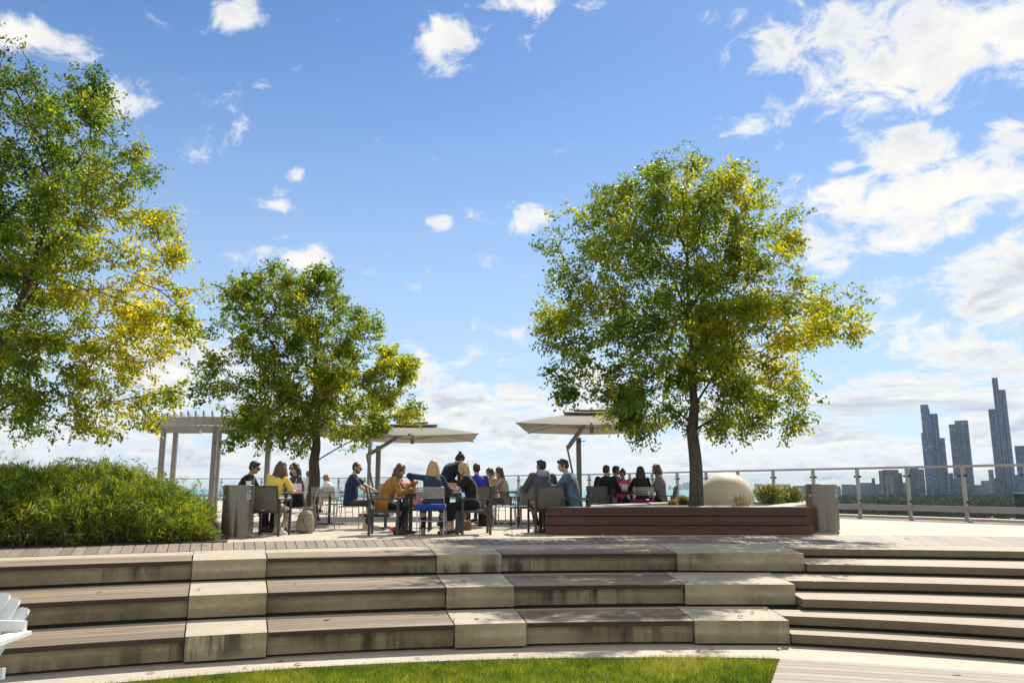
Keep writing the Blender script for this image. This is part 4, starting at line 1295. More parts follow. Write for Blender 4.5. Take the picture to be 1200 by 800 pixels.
def sphere():
    Ys = 17.4; r = .578; x = gx(851.5, Ys, .57)
    m, t, p = new_mat('cream_cast_stone')
    P = t.pos(); n = t.noise(P, 2.2, 6, .6); n2 = t.noise(P, 30, 4, .6)
    c = t.ramp(n, [(.3, (.66, .55, .37)), (.7, (.78, .69, .51))]); c = t.mix(t.map(n2, .5, .8, 0, .25), c, (.5, .41, .27))
    t.set(p.inputs['Base Color'], c); p.inputs['Roughness'].default_value = .6
    mb = MB(); mb.ell((0, 0, r), (r, r, r), None, 56, 34)
    # small vent holes and a seam give it scale
    o = mb.build('stone_sphere', m, None, True, (x, Ys, 0.0))
    tag(o, 'large smooth cream stone sphere beside the trunk of the largest tree', 'stone sphere')
sphere()
def perennials():
    r = np.random.default_rng(19)
    mL = leaf_mat('perennial_leaves', [(0, (.05, .09, .02)), (.4, (.11, .16, .035)), (.65, (.24, .26, .06)), (.82, (.38, .33, .16)), (1, (.55, .36, .24))], .35, .6, (1.4, 1.3, .6))
    specs = [(902, 590, 24, 20, 17.6, 'tufted flowering plant with tan blossoms right of the stone sphere'), (926, 589, 18, 17, 18.6, 'airy flowering plant beside the pale planter rim at the right'), (800, 592, 11, 9, 17.8, 'yellow green low plant left of the big tree trunk'),
             (868, 593, 16, 10, 15.4, 'dry tan seed heads in front of the stone sphere'), (788, 592.5, 6, 5, 17.2, 'small reddish low plant at the end of the curved rim')]
    for px, py, rx, ry, Y, lab in specs:
        s = Y / 915; c = atY(px, py, Y); b = Vector((c.x, Y, .34)); W = rx * s; Hh = ry * s + max(0, c.z - .34)
        t = thing('perennial_plant', lab, 'plant', b, 0, 'planting in the bed')
        n = int(2600 * (rx / 22))
        if 'seed' in lab: n = 300
        st = r.normal(0, .55, (n, 2)) * W * .75
        hh = r.uniform(.15, 1.0, n) ** .7 * Hh * np.exp(-(st[:, 0] / W) ** 2 * .35)
        c_ = np.stack([st[:, 0] * (0.6 + .4 * hh / Hh), st[:, 1] * .8, hh], 1)
        d = unit(np.stack([st[:, 0] / W * .6, st[:, 1] / W * .6, np.full(n, .7)], 1) + r.normal(size=(n, 3)) * .55)
        V = leaf_quads(c_, d, r.uniform(.03, .085, n), r.uniform(.010, .03, n), r.uniform(0, 6.28, n))
        hue = np.clip(.35 + .25 * r.normal(size=n) + (.25 if 'seed' in lab or 'reddish' in lab else 0) + np.where((hh > .55 * Hh) & (r.random(n) < .35), .45, 0), 0, 1)
        raw_mesh('leaves', V, np.arange(4 * n).reshape(-1, 4), mL, t, attrs={'hue': hue})
        mb = MB()
        for i in range(40): mb.tube([(c_[i, 0] * .4, c_[i, 1] * .4, 0), Vector(c_[i]) * .6, Vector(c_[i]) + Vector((0, 0, .12))], [.003, .0025, .0015], 4, False)
        mb.build('stem', plain('dry_stem', (.26, .20, .10)), t)
perennials()

# ------------------------------------------------------------------ litter bins
def mat_brushed():
    m, t, p = new_mat('brushed_stainless')
    x, y, z = t.xyz(t.obj()); a = t.math('ARCTAN2', y, x)
    n = t.noise(t.comb(t.math('MULTIPLY', a, 14.0), 0, t.math('MULTIPLY', z, .35)), 1.0, 5, .6)
    t.set(p.inputs['Base Color'], t.ramp(n, [(.3, (.17, .155, .13)), (.7, (.23, .21, .18))]))
    p.inputs['Metallic'].default_value = 0.6
    p.inputs['Anisotropic'].default_value = .0
    t.set(p.inputs['Roughness'], t.map(n, .3, .7, .17, .27))
    return m
M_BRUSHED = mat_brushed()
M_WHITE = plain('white_plastic', (.78, .78, .76), .5)
M_INK = plain('black_ink', (.015, .015, .016), .6)
M_TAGBLUE = plain('pale_blue_label', (.35, .52, .62), .5)
def lobes(a, r):
    c, rc = .24 * r, .76 * r
    return c * abs(math.cos(a)) + math.sqrt(rc * rc - (c * math.sin(a)) ** 2)
def litter_bin(px, py, wpx, label, rz):
    p = at(px, py - 3, 0); Y = p.y; r = wpx / 2 / FPX * (Y * _c) ; h = .875 if px < 500 else .885
    t = thing('litter_bin', label, 'litter bin', (p.x, p.y + r * .2, 0), rz, 'brushed steel litter bins')
    # two half-round shells joined: pinched plan
    def ring(z, k=1.0, n=96):
        out = []
        for i in range(n):
            a = 2 * math.pi * i / n
            q = lobes(a, r) * k
            out.append(Vector((math.cos(a) * q, math.sin(a) * q, z)))
        return out
    mb = MB(); mb.rings([ring(.05), ring(h * .5), ring(h)], cap=False)
    mb.rings([ring(h), ring(h + .004, .985), ring(h - .03, .95)], cap=False)
    mb.build('shell', M_BRUSHED, t, True)
    mb = MB(); mb.rings([ring(0, .93), ring(.052, .93)]); mb.build('plinth', M_STEEL, t, True)
    mb = MB(); mb.rings([ring(h - .06, .95), ring(h - .045, .95)]); mb.build('lid', M_CHAIRDARK, t)
    def onface(a, z, off=.004):
        q = lobes(a, r) + off
        return Vector((math.cos(a) * q, math.sin(a) * q, z))
    for a in (-.62, -2.55):
        c = onface(a, h - .16, .003); nrm = Vector((c.x - math.copysign(.24 * r, c.x), c.y, 0)).normalized(); tg = Vector((-nrm.y, nrm.x, 0)); M = Matrix((tg, nrm, Vector((0, 0, 1)))).transposed()
        mb = MB(); mb.box(c, (.075, .008, .15), M, .004); pl = mb.build('label_plate', M_TAGBLUE if a > -1 else M_STEEL, t)
        # three chasing arrows
        mb = MB()
        for k in range(3):
            a0 = k * 2.094 + .5
            pts = []
            for j in range(5):
                g = a0 + j * .33; pts.append(c + nrm * .006 + tg * (math.cos(g) * .024) + Vector((0, 0, math.sin(g) * .024 + .03)))
            for j in range(4): mb.bar(pts[j], pts[j + 1], .004, .011, up=nrm.cross(pts[j + 1] - pts[j]))
            hd = (pts[4] - pts[3]).normalized(); sd = nrm.cross(hd)
            mb.add([pts[4] + hd * .018, pts[4] + sd * .013, pts[4] - sd * .013], [(0, 1, 2)])
        mb.build('recycling_symbol', M_INK, t)
        mb = MB()
        for j, w in enumerate((.05, .04)): mb.box(c + nrm * .006 + Vector((0, 0, -.028 - j * .018)), (w, .003, .007), M)
        mb.build('label_text', M_INK if a > -1 else M_WHITE, t)
    return t
litter_bin(275.5, 633, 35, 'brushed steel litter bin beside the feathery shrubs', .10)
b2 = litter_bin(967, 626.5, 36, 'brushed steel litter bin at the right end of the timber planter', -.15)

# ------------------------------------------------------------------ terrace furniture
def sling_chair(dark=True):
    t = thing('patio_armchair', 'x', 'chair')
    fm = M_CHAIRDARK
    for sx in (-1, 1):
        for y, nm in ((.25, 'leg'), (-.25, 'leg')):
            mb = MB(); mb.box((sx * .275, y, .3095), (.036, .045, .619), None, .004); mb.build(nm, fm, t)
        mb = MB(); mb.box((sx * .275, 0, .632), (.042, .56, .024), None, .005); mb.build('armrest', fm, t)
    mb = MB(); mb.box((0, .235, .41), (.51, .03, .045)); mb.box((0, -.215, .41), (.51, .03, .045)); mb.box((-.243, .01, .41), (.03, .419, .045)); mb.box((.243, .01, .41), (.03, .419, .045))
    mb.build('seat_frame', fm, t)
    mb = MB(); N = 8; r = []
    for i in range(N + 1):
        y = .245 - .47 * i / N; z = .438 - .018 * math.sin(math.pi * i / N)
        r.append([Vector((-.235, y, z)), Vector((.235, y, z)), Vector((.235, y, z - .008)), Vector((-.235, y, z - .008))])
    mb.rings(r); mb.build('seat', M_MESH, t, True)
    mb = MB(); r = []
    for i in range(N + 1):
        f = i / N; z = .45 + .40 * f; y = -.225 - .10 * f - .02 * math.sin(math.pi * f)
        r.append([Vector((-.235, y, z)), Vector((.235, y, z)), Vector((.235, y - .009, z)), Vector((-.235, y - .009, z))])
    mb.rings(r); mb.build('backrest', M_MESH, t, True)
    mb = MB()
    for sx in (-1, 1): mb.bar((sx * .245, -.225, .40), (sx * .245, -.335, .85), .022, .03)
    mb.bar((-.256, -.337, .855), (.256, -.337, .855), .022, .022); mb.bar((-.275, -.245, .62), (.275, -.245, .62), .022, .03)
    mb.build('back_frame', fm, t)
    return t
def slat_chair(shell=None):
    t = thing('slat_chair', 'x', 'chair')
    m = M_CHAIRSTEEL; q = .0105
    for sx in (-1, 1):
        mb = MB(); mb.tube([(sx * .235, .235, 0), (sx * .235, .225, .43), (sx * .235, .19, .452)], q, 8); mb.build('leg', m, t)
        mb = MB(); mb.tube([(sx * .235, -.26, 0), (sx * .235, -.22, .44), (sx * .235, -.25, .62), (sx * .235, -.32, .84)], q, 8); mb.build('leg', m, t)
    mb = MB(); mb.tube([(-.235, .23, .26), (.235, .23, .26)], .007, 6); mb.build('stretcher', m, t)
    mb = MB(); mb.tube([(-.235, -.238, .26), (.235, -.238, .26)], .007, 6); mb.build('stretcher', m, t)
    for sx in (-1, 1): 
        mb = MB(); mb.tube([(sx * .235, .2, .445), (sx * .235, -.222, .445)], .009, 6); mb.build('seat_rail', m, t)
    mb = MB()
    if shell is None:
        for i in range(9): mb.box((0, .205 - i * .048, .456), (.46, .034, .010), None, .002)
        mb.build('seat', m, t)
    else:
        r = []
        for i in range(11):
            f = i / 10
            if f < .65: y = .24 - .44 * f / .65; z = .462
            else:
                g = (f - .65) / .35; y = -.20 - .075 * g - .02 * math.sin(g * 3.14); z = .462 + .095 * g
            n = Vector((0, 0, 1)) if f < .62 else Vector((0, .9, .3)).normalized()
            r.append([Vector((-.25, y, z)), Vector((.25, y, z)), Vector((.25, y, z)) - n * .035, Vector((-.25, y, z)) - n * .035])
        mb.rings(r); mb.build('seat', shell, t, True)
    mb = MB()
    for i in range(6):
        f = i / 5; z = .66 + .17 * f; y = -.262 - .055 * f
        mb.box((0, y, z), (.46, .008, .022), Matrix.Rotation(.3, 3, 'X'))
    mb.build('backrest', m, t)
    return t
def set_at(o, px, Y, yaw, label=None):
    o.location = (gx(px, Y, .3), Y, 0); o.rotation_euler = (0, 0, R(yaw))
    if label: o['label'] = label
    return o
_pro = {}
def chair(kindn, px, Y, yaw, label, shell=None):
    key = (kindn, shell.name if shell else None)
    if key not in _pro:
        o = sling_chair() if kindn == 'sling' else slat_chair(shell); _pro[key] = o
        o['group'] = 'charcoal sling armchairs' if kindn == 'sling' else 'steel slat chairs'
    else: o = copy_tree(_pro[key])
    return set_at(o, px, Y, yaw, label)
M_BLUESEAT = plain('bright_blue_seat', (.014, .05, .36), .45)
M_PINKSEAT = plain('magenta_seat', (.42, .012, .12), .5)
chair('sling', 316, 14.3, -6, 'charcoal armchair seen from behind under the woman in the yellow top')
chair('sling', 285, 15.3, -88, 'armchair half hidden behind the left litter bin, under the man in black')
chair('slat', 353, 15.75, 105, 'steel slat chair under the woman with sunglasses, beside the canvas backpack')
chair('slat', 380, 17.7, 4, 'empty steel slat chair, its back to us, right of the middle tree trunk')
chair('slat', 398, 19.2, 80, 'empty steel slat chair beyond the empty pedestal table right of the middle trunk')
chair('slat', 410, 16.6, -90, 'steel slat chair under the bearded man in the navy polo shirt')
chair('sling', 451, 14.55, -86, 'armchair under the woman in the ochre jacket, its legs next to the parasol mast')
chair('slat', 506, 14.25, 0, 'steel chair with a bright blue seat under the blonde woman in denim', M_BLUESEAT)
chair('sling', 557, 14.75, 97, 'armchair under the woman in the black dress')
chair('sling', 489, 15.85, 92, 'armchair behind the long table, under the person in pink')
chair('sling', 560, 17.35, 8, 'armchair under the man in the royal blue shirt, behind the black dress')
chair('slat', 592, 19.0, 95, 'slat chair under the long haired woman in beige')
chair('slat', 577, 20.1, 150, 'slat chair under the woman with glasses and tied hair')
chair('slat', 594, 16.6, 78, 'empty wire legged slat chair in front of the woman in beige')
chair('sling', 617, 17.4, 18, 'empty sling armchair left of the man in the grey hoodie')
chair('sling', 640, 15.05, 14, 'armchair seen from behind under the man in the grey hoodie')
chair('sling', 674, 15.1, 90, 'armchair under the man in the blue denim jacket')
chair('sling', 703, 19.6, -18, 'sling armchair with its back to us, under the man in the black jacket')
chair('slat', 752, 19.3, 3, 'chair with a magenta seat under the long dark haired woman', M_PINKSEAT)
chair('sling', 777, 19.4, 86, 'armchair under the man in the grey mauve shirt')
chair('sling', 730, 21.5, 176, 'armchair under the woman in pink, behind the right hand table')
chair('sling', 719, 21.9, -75, 'armchair under the man half hidden behind the black jacket')
chair('slat', 361, 26.2, 20, 'far slat chair under the person in white, just left of the middle trunk')
chair('slat', 388, 27.0, 95, 'far slat chair under the person in white, right of the middle trunk')
chair('sling', 3, 20.4, 40, 'armchair behind the shrubs at the left edge')

def leg_table(px, Y, w, d, label, yaw=0):
    t = thing('terrace_table', label, 'table')
    mb = MB(); mb.box((0, 0, .735), (w, d, .03), None, .004); mb.build('tabletop', M_TABLE, t)
    mb = MB()
    for y in (-d / 2 + .05, d / 2 - .05): mb.box((0, y, .69), (w - .16, .03, .058))
    for x in (-w / 2 + .05, w / 2 - .05): mb.box((x, 0, .69), (.03, d - .16, .058))
    mb.build('apron', M_CHAIRDARK, t)
    for sx in (-1, 1):
        for sy in (-1, 1):
            mb = MB(); mb.box((sx * (w / 2 - .045), sy * (d / 2 - .045), .3595), (.068, .068, .719), None, .005); mb.build('leg', M_CHAIRDARK, t)
    return set_at(t, px, Y, yaw)
def pedestal_table(px, Y, w, label, yaw=0):
    t = thing('terrace_table', label, 'table')
    mb = MB(); mb.box((0, 0, .738), (w, w, .024), None, .006); mb.build('tabletop', M_TABLE, t)
    mb = MB(); mb.cone((0, 0, .03), (0, 0, .724), .032, .032, 14); mb.build('pedestal', M_CHAIRDARK, t, True)
    mb = MB()
    mb.bar((-.34, 0, .018), (.34, 0, .018), .06, .03); mb.bar((0, -.34, .022), (0, .34, .022), .06, .03); mb.build('foot', M_CHAIRDARK, t)
    mb = MB(); mb.bar((-.3, 0, .712), (.3, 0, .712), .04, .022); mb.bar((0, -.3, .709), (0, .3, .709), .04, .018); mb.build('top_bracket', M_CHAIRDARK, t)
    return set_at(t, px, Y, yaw)
leg_table(508, 14.98, 1.02, .72, 'long grey table with square legs where the two blonde women sit')
pedestal_table(334, 15.35, .76, 'grey pedestal table between the man in black and the two women at the left', 10)
pedestal_table(386, 18.5, .74, 'empty grey pedestal table on a single leg right of the middle trunk', 5)
pedestal_table(452, 16.7, .78, 'pedestal table in front of the bearded man in navy', 0)
pedestal_table(573, 18.7, .74, 'table between the man in royal blue and the two women in beige', 10)
leg_table(655, 15.35, .72, .74, 'table between the grey hoodie and the denim jacket', 5)
leg_table(736, 20.5, .95, .75, 'table in front of the woman in pink at the right')
pedestal_table(610, 18.6, .7, 'small pedestal table behind the empty sling armchair', 0)

# things on the tables and the floor
M_PAPER = plain('white_paper', (.80, .79, .76), .7)
M_CARD = plain('kraft_card', (.42, .30, .18), .8)
M_PINKBOX = plain('pale_pink_card', (.72, .48, .50), .8)
def cup(px, Y, z, label, h=.12, straw=False, mat=None):
    t = thing('paper_cup', label, 'cup', (gx(px, Y, z), Y, z))
    mb = MB(); mb.cone((0, 0, 0), (0, 0, h), .030, .040, 16); mb.build('cup_body', mat or M_PAPER, t, True)
    mb = MB(); mb.cone((0, 0, h), (0, 0, h + .012), .043, .040, 16); mb.build('lid', M_WHITE, t, True)
    if straw: mb = MB(); mb.cone((.008, 0, h), (.03, 0, h + .11), .004, .004, 6); mb.build('straw', M_WHITE, t)
def box_open(px, Y, z, w, d, h, label, mat, yaw=0, name='takeout_box'):
    t = thing(name, label, 'food box', (gx(px, Y, z), Y, z), R(yaw))
    mb = MB(); mb.rings([[Vector((sx * w / 2 * k, sy * d / 2 * k, zz)) for sx, sy in ((-1, -1), (1, -1), (1, 1), (-1, 1))] for k, zz in ((.86, 0), (1, h), (.96, h), (.84, .008))], True); mb.build('tray', mat, t)
    mb = MB(); mb.bar((-w / 2 * .98, d / 2, h), (w / 2 * .98, d / 2, h), .004, .004); mb.bar((0, d / 2, h), (0, d / 2 + d * .45, h + d * .75), w * .96, .004); mb.build('lid', mat, t)
    r = random.Random(px); mb = MB()
    for i in range(8): mb.ell((r.uniform(-.3, .3) * w, r.uniform(-.3, .3) * d, h * .7), (.022, .02, .016), None, 8, 6)
    mb.build('food', plain('mixed_salad', (.20, .17, .05), .6, 0, .8, 60), t)
cup(345, 15.25, .75, 'white paper cup with straw on the left table by the woman with sunglasses', .13, True)
box_open(347.5, 15.3, .75, .20, .15, .05, 'pale pink food box on the left table', M_PINKBOX, 15)
box_open(479, 14.85, .75, .26, .16, .035, 'shallow kraft tray of food in front of the woman in the ochre jacket', M_CARD, 5)
cup(499, 15.05, .75, 'small white paper cup beyond the denim jacket at the long table', .09)
box_open(527, 14.9, .75, .20, .16, .05, 'kraft food box in front of the woman in the black dress', M_CARD, -10)
cup(572, 18.65, .75, 'white paper cup on the table by the two women in beige', .12)
box_open(657, 15.25, .75, .24, .16, .045, 'white food box in front of the man in the denim jacket', M_PAPER, 0)
cup(742, 20.4, .75, 'white cup on the table of the woman in pink', .11)
box_open(733, 20.35, .75, .22, .16, .04, 'white food tray in front of the woman in pink', M_PAPER, 8)
box_open(449, 16.6, .75, .22, .16, .04, 'kraft food tray in front of the bearded man', M_CARD, 0)
def bottle(px, Y, label, col):
    t = thing('drink_bottle', label, 'bottle', (gx(px, Y, .75), Y, .75))
    mb = MB(); mb.rings([[Vector((math.cos(a) * r, math.sin(a) * r, z)) for a in np.linspace(0, 6.283, 15)[:-1]] for r, z in ((.028, 0), (.031, .01), (.031, .13), (.014, .17), (.013, .195))]); mb.build('bottle_body', plain('bottle_' + label.split()[0], col, .15), t, True)
    mb = MB(); mb.cone((0, 0, .1955), (0, 0, .215), .015, .015, 12); mb.build('cap', M_WHITE, t, True)
bottle(330, 15.2, 'clear water bottle on the left table behind the woman in yellow', (.45, .52, .55))
bottle(459, 16.75, 'green drink bottle on the table facing the bearded man', (.05, .16, .06))
bottle(518, 15.1, 'amber juice bottle on the long table between the two blonde women', (.35, .14, .02))
bottle(651, 15.4, 'pale blue water bottle between the grey hoodie and the denim jacket', (.30, .45, .55))
cup(579, 18.8, .75, 'kraft paper cup on the table beside the woman in beige', .10, False, M_CARD)
cup(727, 20.4, .75, 'tall kraft cup in front of the man in the black jacket', .14, True, M_CARD)
box_open(339, 15.5, .75, .2, .14, .04, 'kraft food box on the left table in front of the man in black', M_CARD, -20)
cup(291, 12.62, .875, 'crumpled white paper cup left on the rim of the left litter bin', .05)

def wobble(o, amp, freq, seed=0.0):
    """uneven folds: a few crossing waves along the normals"""
    me = o.data; n = len(me.vertices)
    co = np.empty(n * 3, np.float32); me.vertices.foreach_get('co', co); co = co.reshape(-1, 3)
    no = np.empty(n * 3, np.float32); me.vertices.foreach_get('normal', no); no = no.reshape(-1, 3)
    r = np.random.default_rng(int(abs(seed) * 10) + 1); w = np.zeros(n)
    for j in range(6):
        k = r.normal(size=3); k *= freq * (.8 + .45 * j) / np.linalg.norm(k)
        w += np.sin(co @ k + r.uniform(0, 6.28) + .9 * np.sin(co @ (k[[1, 2, 0]] * .6))) / (1 + .35 * j)
    co = co + no * (w * amp * .32)[:, None]
    me.vertices.foreach_set('co', co.astype(np.float32).ravel()); me.update()
def remesh(mb, name, voxel, mat, parent, smooth=2, wob=0.0, wfreq=14.0, seed=0.0):
    me = mb.mesh('tmp'); o = bpy.data.objects.new('tmp', me); COL.objects.link(o)
    md = o.modifiers.new('r', 'REMESH'); md.mode = 'VOXEL'; md.voxel_size = voxel; md.use_smooth_shade = True
    if smooth:
        m2 = o.modifiers.new('s', 'SMOOTH'); m2.iterations = smooth; m2.factor = .5
    dg = bpy.context.evaluated_depsgraph_get(); dg.update()
    out = bpy.data.meshes.new_from_object(o.evaluated_get(dg)); out.name = name
    bpy.data.objects.remove(o); bpy.data.meshes.remove(me)
    out.materials.clear(); out.materials.append(mat)
    out.polygons.foreach_set('use_smooth', [True] * len(out.polygons))
    q = bpy.data.objects.new(name, out); COL.objects.link(q)
    if parent is not None: q.parent = parent
    if wob: wobble(q, wob, wfreq, seed)
    return q

# canvas backpack on the floor
def backpack(px, Y, label):
    t = thing('backpack', label, 'backpack', (gx(px, Y, .2), Y, 0), R(-20))
    m = plain('sand_canvas', (.30, .265, .20), .85, 0, .2, 30, .3)
    mb = MB(); mb.loft([(Vector((0, 0, .0)), (1, 0, 0), (0, 1, 0), .15, .10), (Vector((0, 0, .04)), (1, 0, 0), (0, 1, 0), .17, .12), (Vector((0, -.01, .22)), (1, 0, 0), (0, 1, 0), .165, .115), (Vector((0, .01, .36)), (1, 0, 0), (0, 1, 0), .13, .09), (Vector((0, .02, .42)), (1, 0, 0), (0, 1, 0), .06, .05)])
    remesh(mb, 'bag_body', .018, m, t, 3, .010, 9)
    mb = MB(); mb.loft([(Vector((0, -.13, .05)), (1, 0, 0), (0, 1, 0), .11, .04), (Vector((0, -.135, .18)), (1, 0, 0), (0, 1, 0), .115, .04), (Vector((0, -.12, .21)), (1, 0, 0), (0, 1, 0), .10, .03)]); mb.build('front_pocket', m, t, True)
    mb = MB(); mb.tube([(-.05, .02, .41), (-.04, .02, .475), (.04, .02, .475), (.05, .02, .41)], .010, 8); mb.build('top_handle', plain('dark_strap', (.12, .10, .08)), t, True)
    mb = MB(); mb.tube([(-.125, -.155, .30), (0, -.172, .325), (.125, -.155, .30)], .006, 6); mb.build('zip', plain('dark_strap', (.12, .10, .08)), t, True)
    mb = MB(); mb.tube([(.05, -.17, .33), (.10, -.20, .22), (.16, -.17, .08), (.21, -.16, .015)], .014, 8); mb.build('loose_strap', plain('dark_strap', (.12, .10, .08)), t, True)
    for s in (-1, 1):
        mb = MB(); mb.tube([(s * .07, .08, .38), (s * .12, .16, .32), (s * .13, .17, .16), (s * .12, .10, .05)], .018, 8); mb.build('shoulder_strap', plain('dark_strap', (.12, .10, .08)), t, True)
backpack(358, 15.05, 'sand coloured canvas backpack standing on the floor by the middle trunk')
def tote(px, Y, label, col, s=1.0):
    t = thing('handbag', label, 'bag', (gx(px, Y, .15), Y, 0), R(15))
    mb = MB(); mb.loft([(Vector((0, 0, z)), (1, 0, 0), (0, 1, 0), .17 * k * s, .07 * k * s) for z, k in ((0, .95), (.03, 1.05), (.16 * s, 1), (.24 * s, .8))])
    remesh(mb, 'bag_body', .018, plain('bag_' + label.split()[0], col, .6), t, 2, .008, 9)
    mb = MB(); mb.tube([(-.1 * s, 0, .22 * s), (-.07, 0, .36 * s), (.07, 0, .36 * s), (.1 * s, 0, .22 * s)], .008, 6); mb.build('handle', plain('dark_strap', (.12, .10, .08)), t)
tote(571, 17.9, 'black bag on the floor behind the armchair of the black dress', (.02, .02, .022))
tote(545, 16.0, 'brown bag on the floor under the long table', (.16, .09, .05), .8)

# ------------------------------------------------------------------ people
SKIN = {}
def skin(tone):
    if tone not in SKIN:
        c = {'light': (.58, .36, .26), 'fair': (.66, .44, .34), 'tan': (.44, .25, .16), 'brown': (.25, .135, .08)}[tone]
        m, t, p = new_mat('skin_' + tone)
        n = t.noise(t.obj(), 22, 4, .6)
        t.set(p.inputs['Base Color'], t.ramp(n, [(.3, tuple(q * .88 for q in c)), (.7, c)]))
        p.inputs['Roughness'].default_value = .5
        p.inputs['Subsurface Weight'].default_value = .12; p.inputs['Subsurface Radius'].default_value = (.012, .005, .003)
        SKIN[tone] = m
    return SKIN[tone]
def cloth(name, col, rough=.85, var=.25):
    if name in _mats: return _mats[name]
    m, t, p = new_mat(name)
    n = t.noise(t.obj(), 6, 6, .65); w = t.noise(t.obj(), 160, 2, .5)
    t.set(p.inputs['Base Color'], t.ramp(n, [(.3, tuple(c * (1 - var) for c in col)), (.7, tuple(min(1, c * (1 + var)) for c in col))]))
    p.inputs['Roughness'].default_value = rough
    p.inputs['Sheen Weight'].default_value = .15
    p.inputs['Specular IOR Level'].default_value = .25
    t.set(p.inputs['Normal'], t.bump(t.math('ADD', n, t.math('MULTIPLY', w, .2)), .5, .02))
    _mats[name] = m
    return m
def hair_mat(name, a, b):
    if name in _mats: return _mats[name]
    m, t, p = new_mat(name)
    n = t.noise(t.scale(t.obj(), (1, 1, .12)), 90, 4, .6)
    t.set(p.inputs['Base Color'], t.ramp(n, [(.35, a), (.65, b)])); p.inputs['Roughness'].default_value = .42
    t.set(p.inputs['Normal'], t.bump(n, .8, .01))
    _mats[name] = m
    return m
HAIR = {'black': ((.008, .007, .007), (.025, .02, .018)), 'dark': ((.018, .010, .007), (.05, .028, .018)), 'brown': ((.045, .022, .012), (.13, .065, .032)), 'auburn': ((.06, .018, .010), (.16, .05, .025)),
        'blond': ((.33, .20, .075), (.62, .43, .20)), 'sandy': ((.20, .10, .045), (.36, .20, .10)), 'ginger': ((.25, .09, .03), (.42, .18, .07))}
def ik(a, b, l1, l2, pole):
    d = b - a; L = d.length
    if L > (l1 + l2) * .995: b = a + d * ((l1 + l2) * .995 / L); d = b - a; L = d.length
    c = (l1 * l1 + L * L - l2 * l2) / (2 * L); h = math.sqrt(max(0, l1 * l1 - c * c)); dn_ = d / L
    p = pole - dn_ * pole.dot(dn_)
    if p.length < 1e-4: p = Vector((0, 0, 1)) - dn_ * dn_.z
    return a + dn_ * c + p.normalized() * h, b

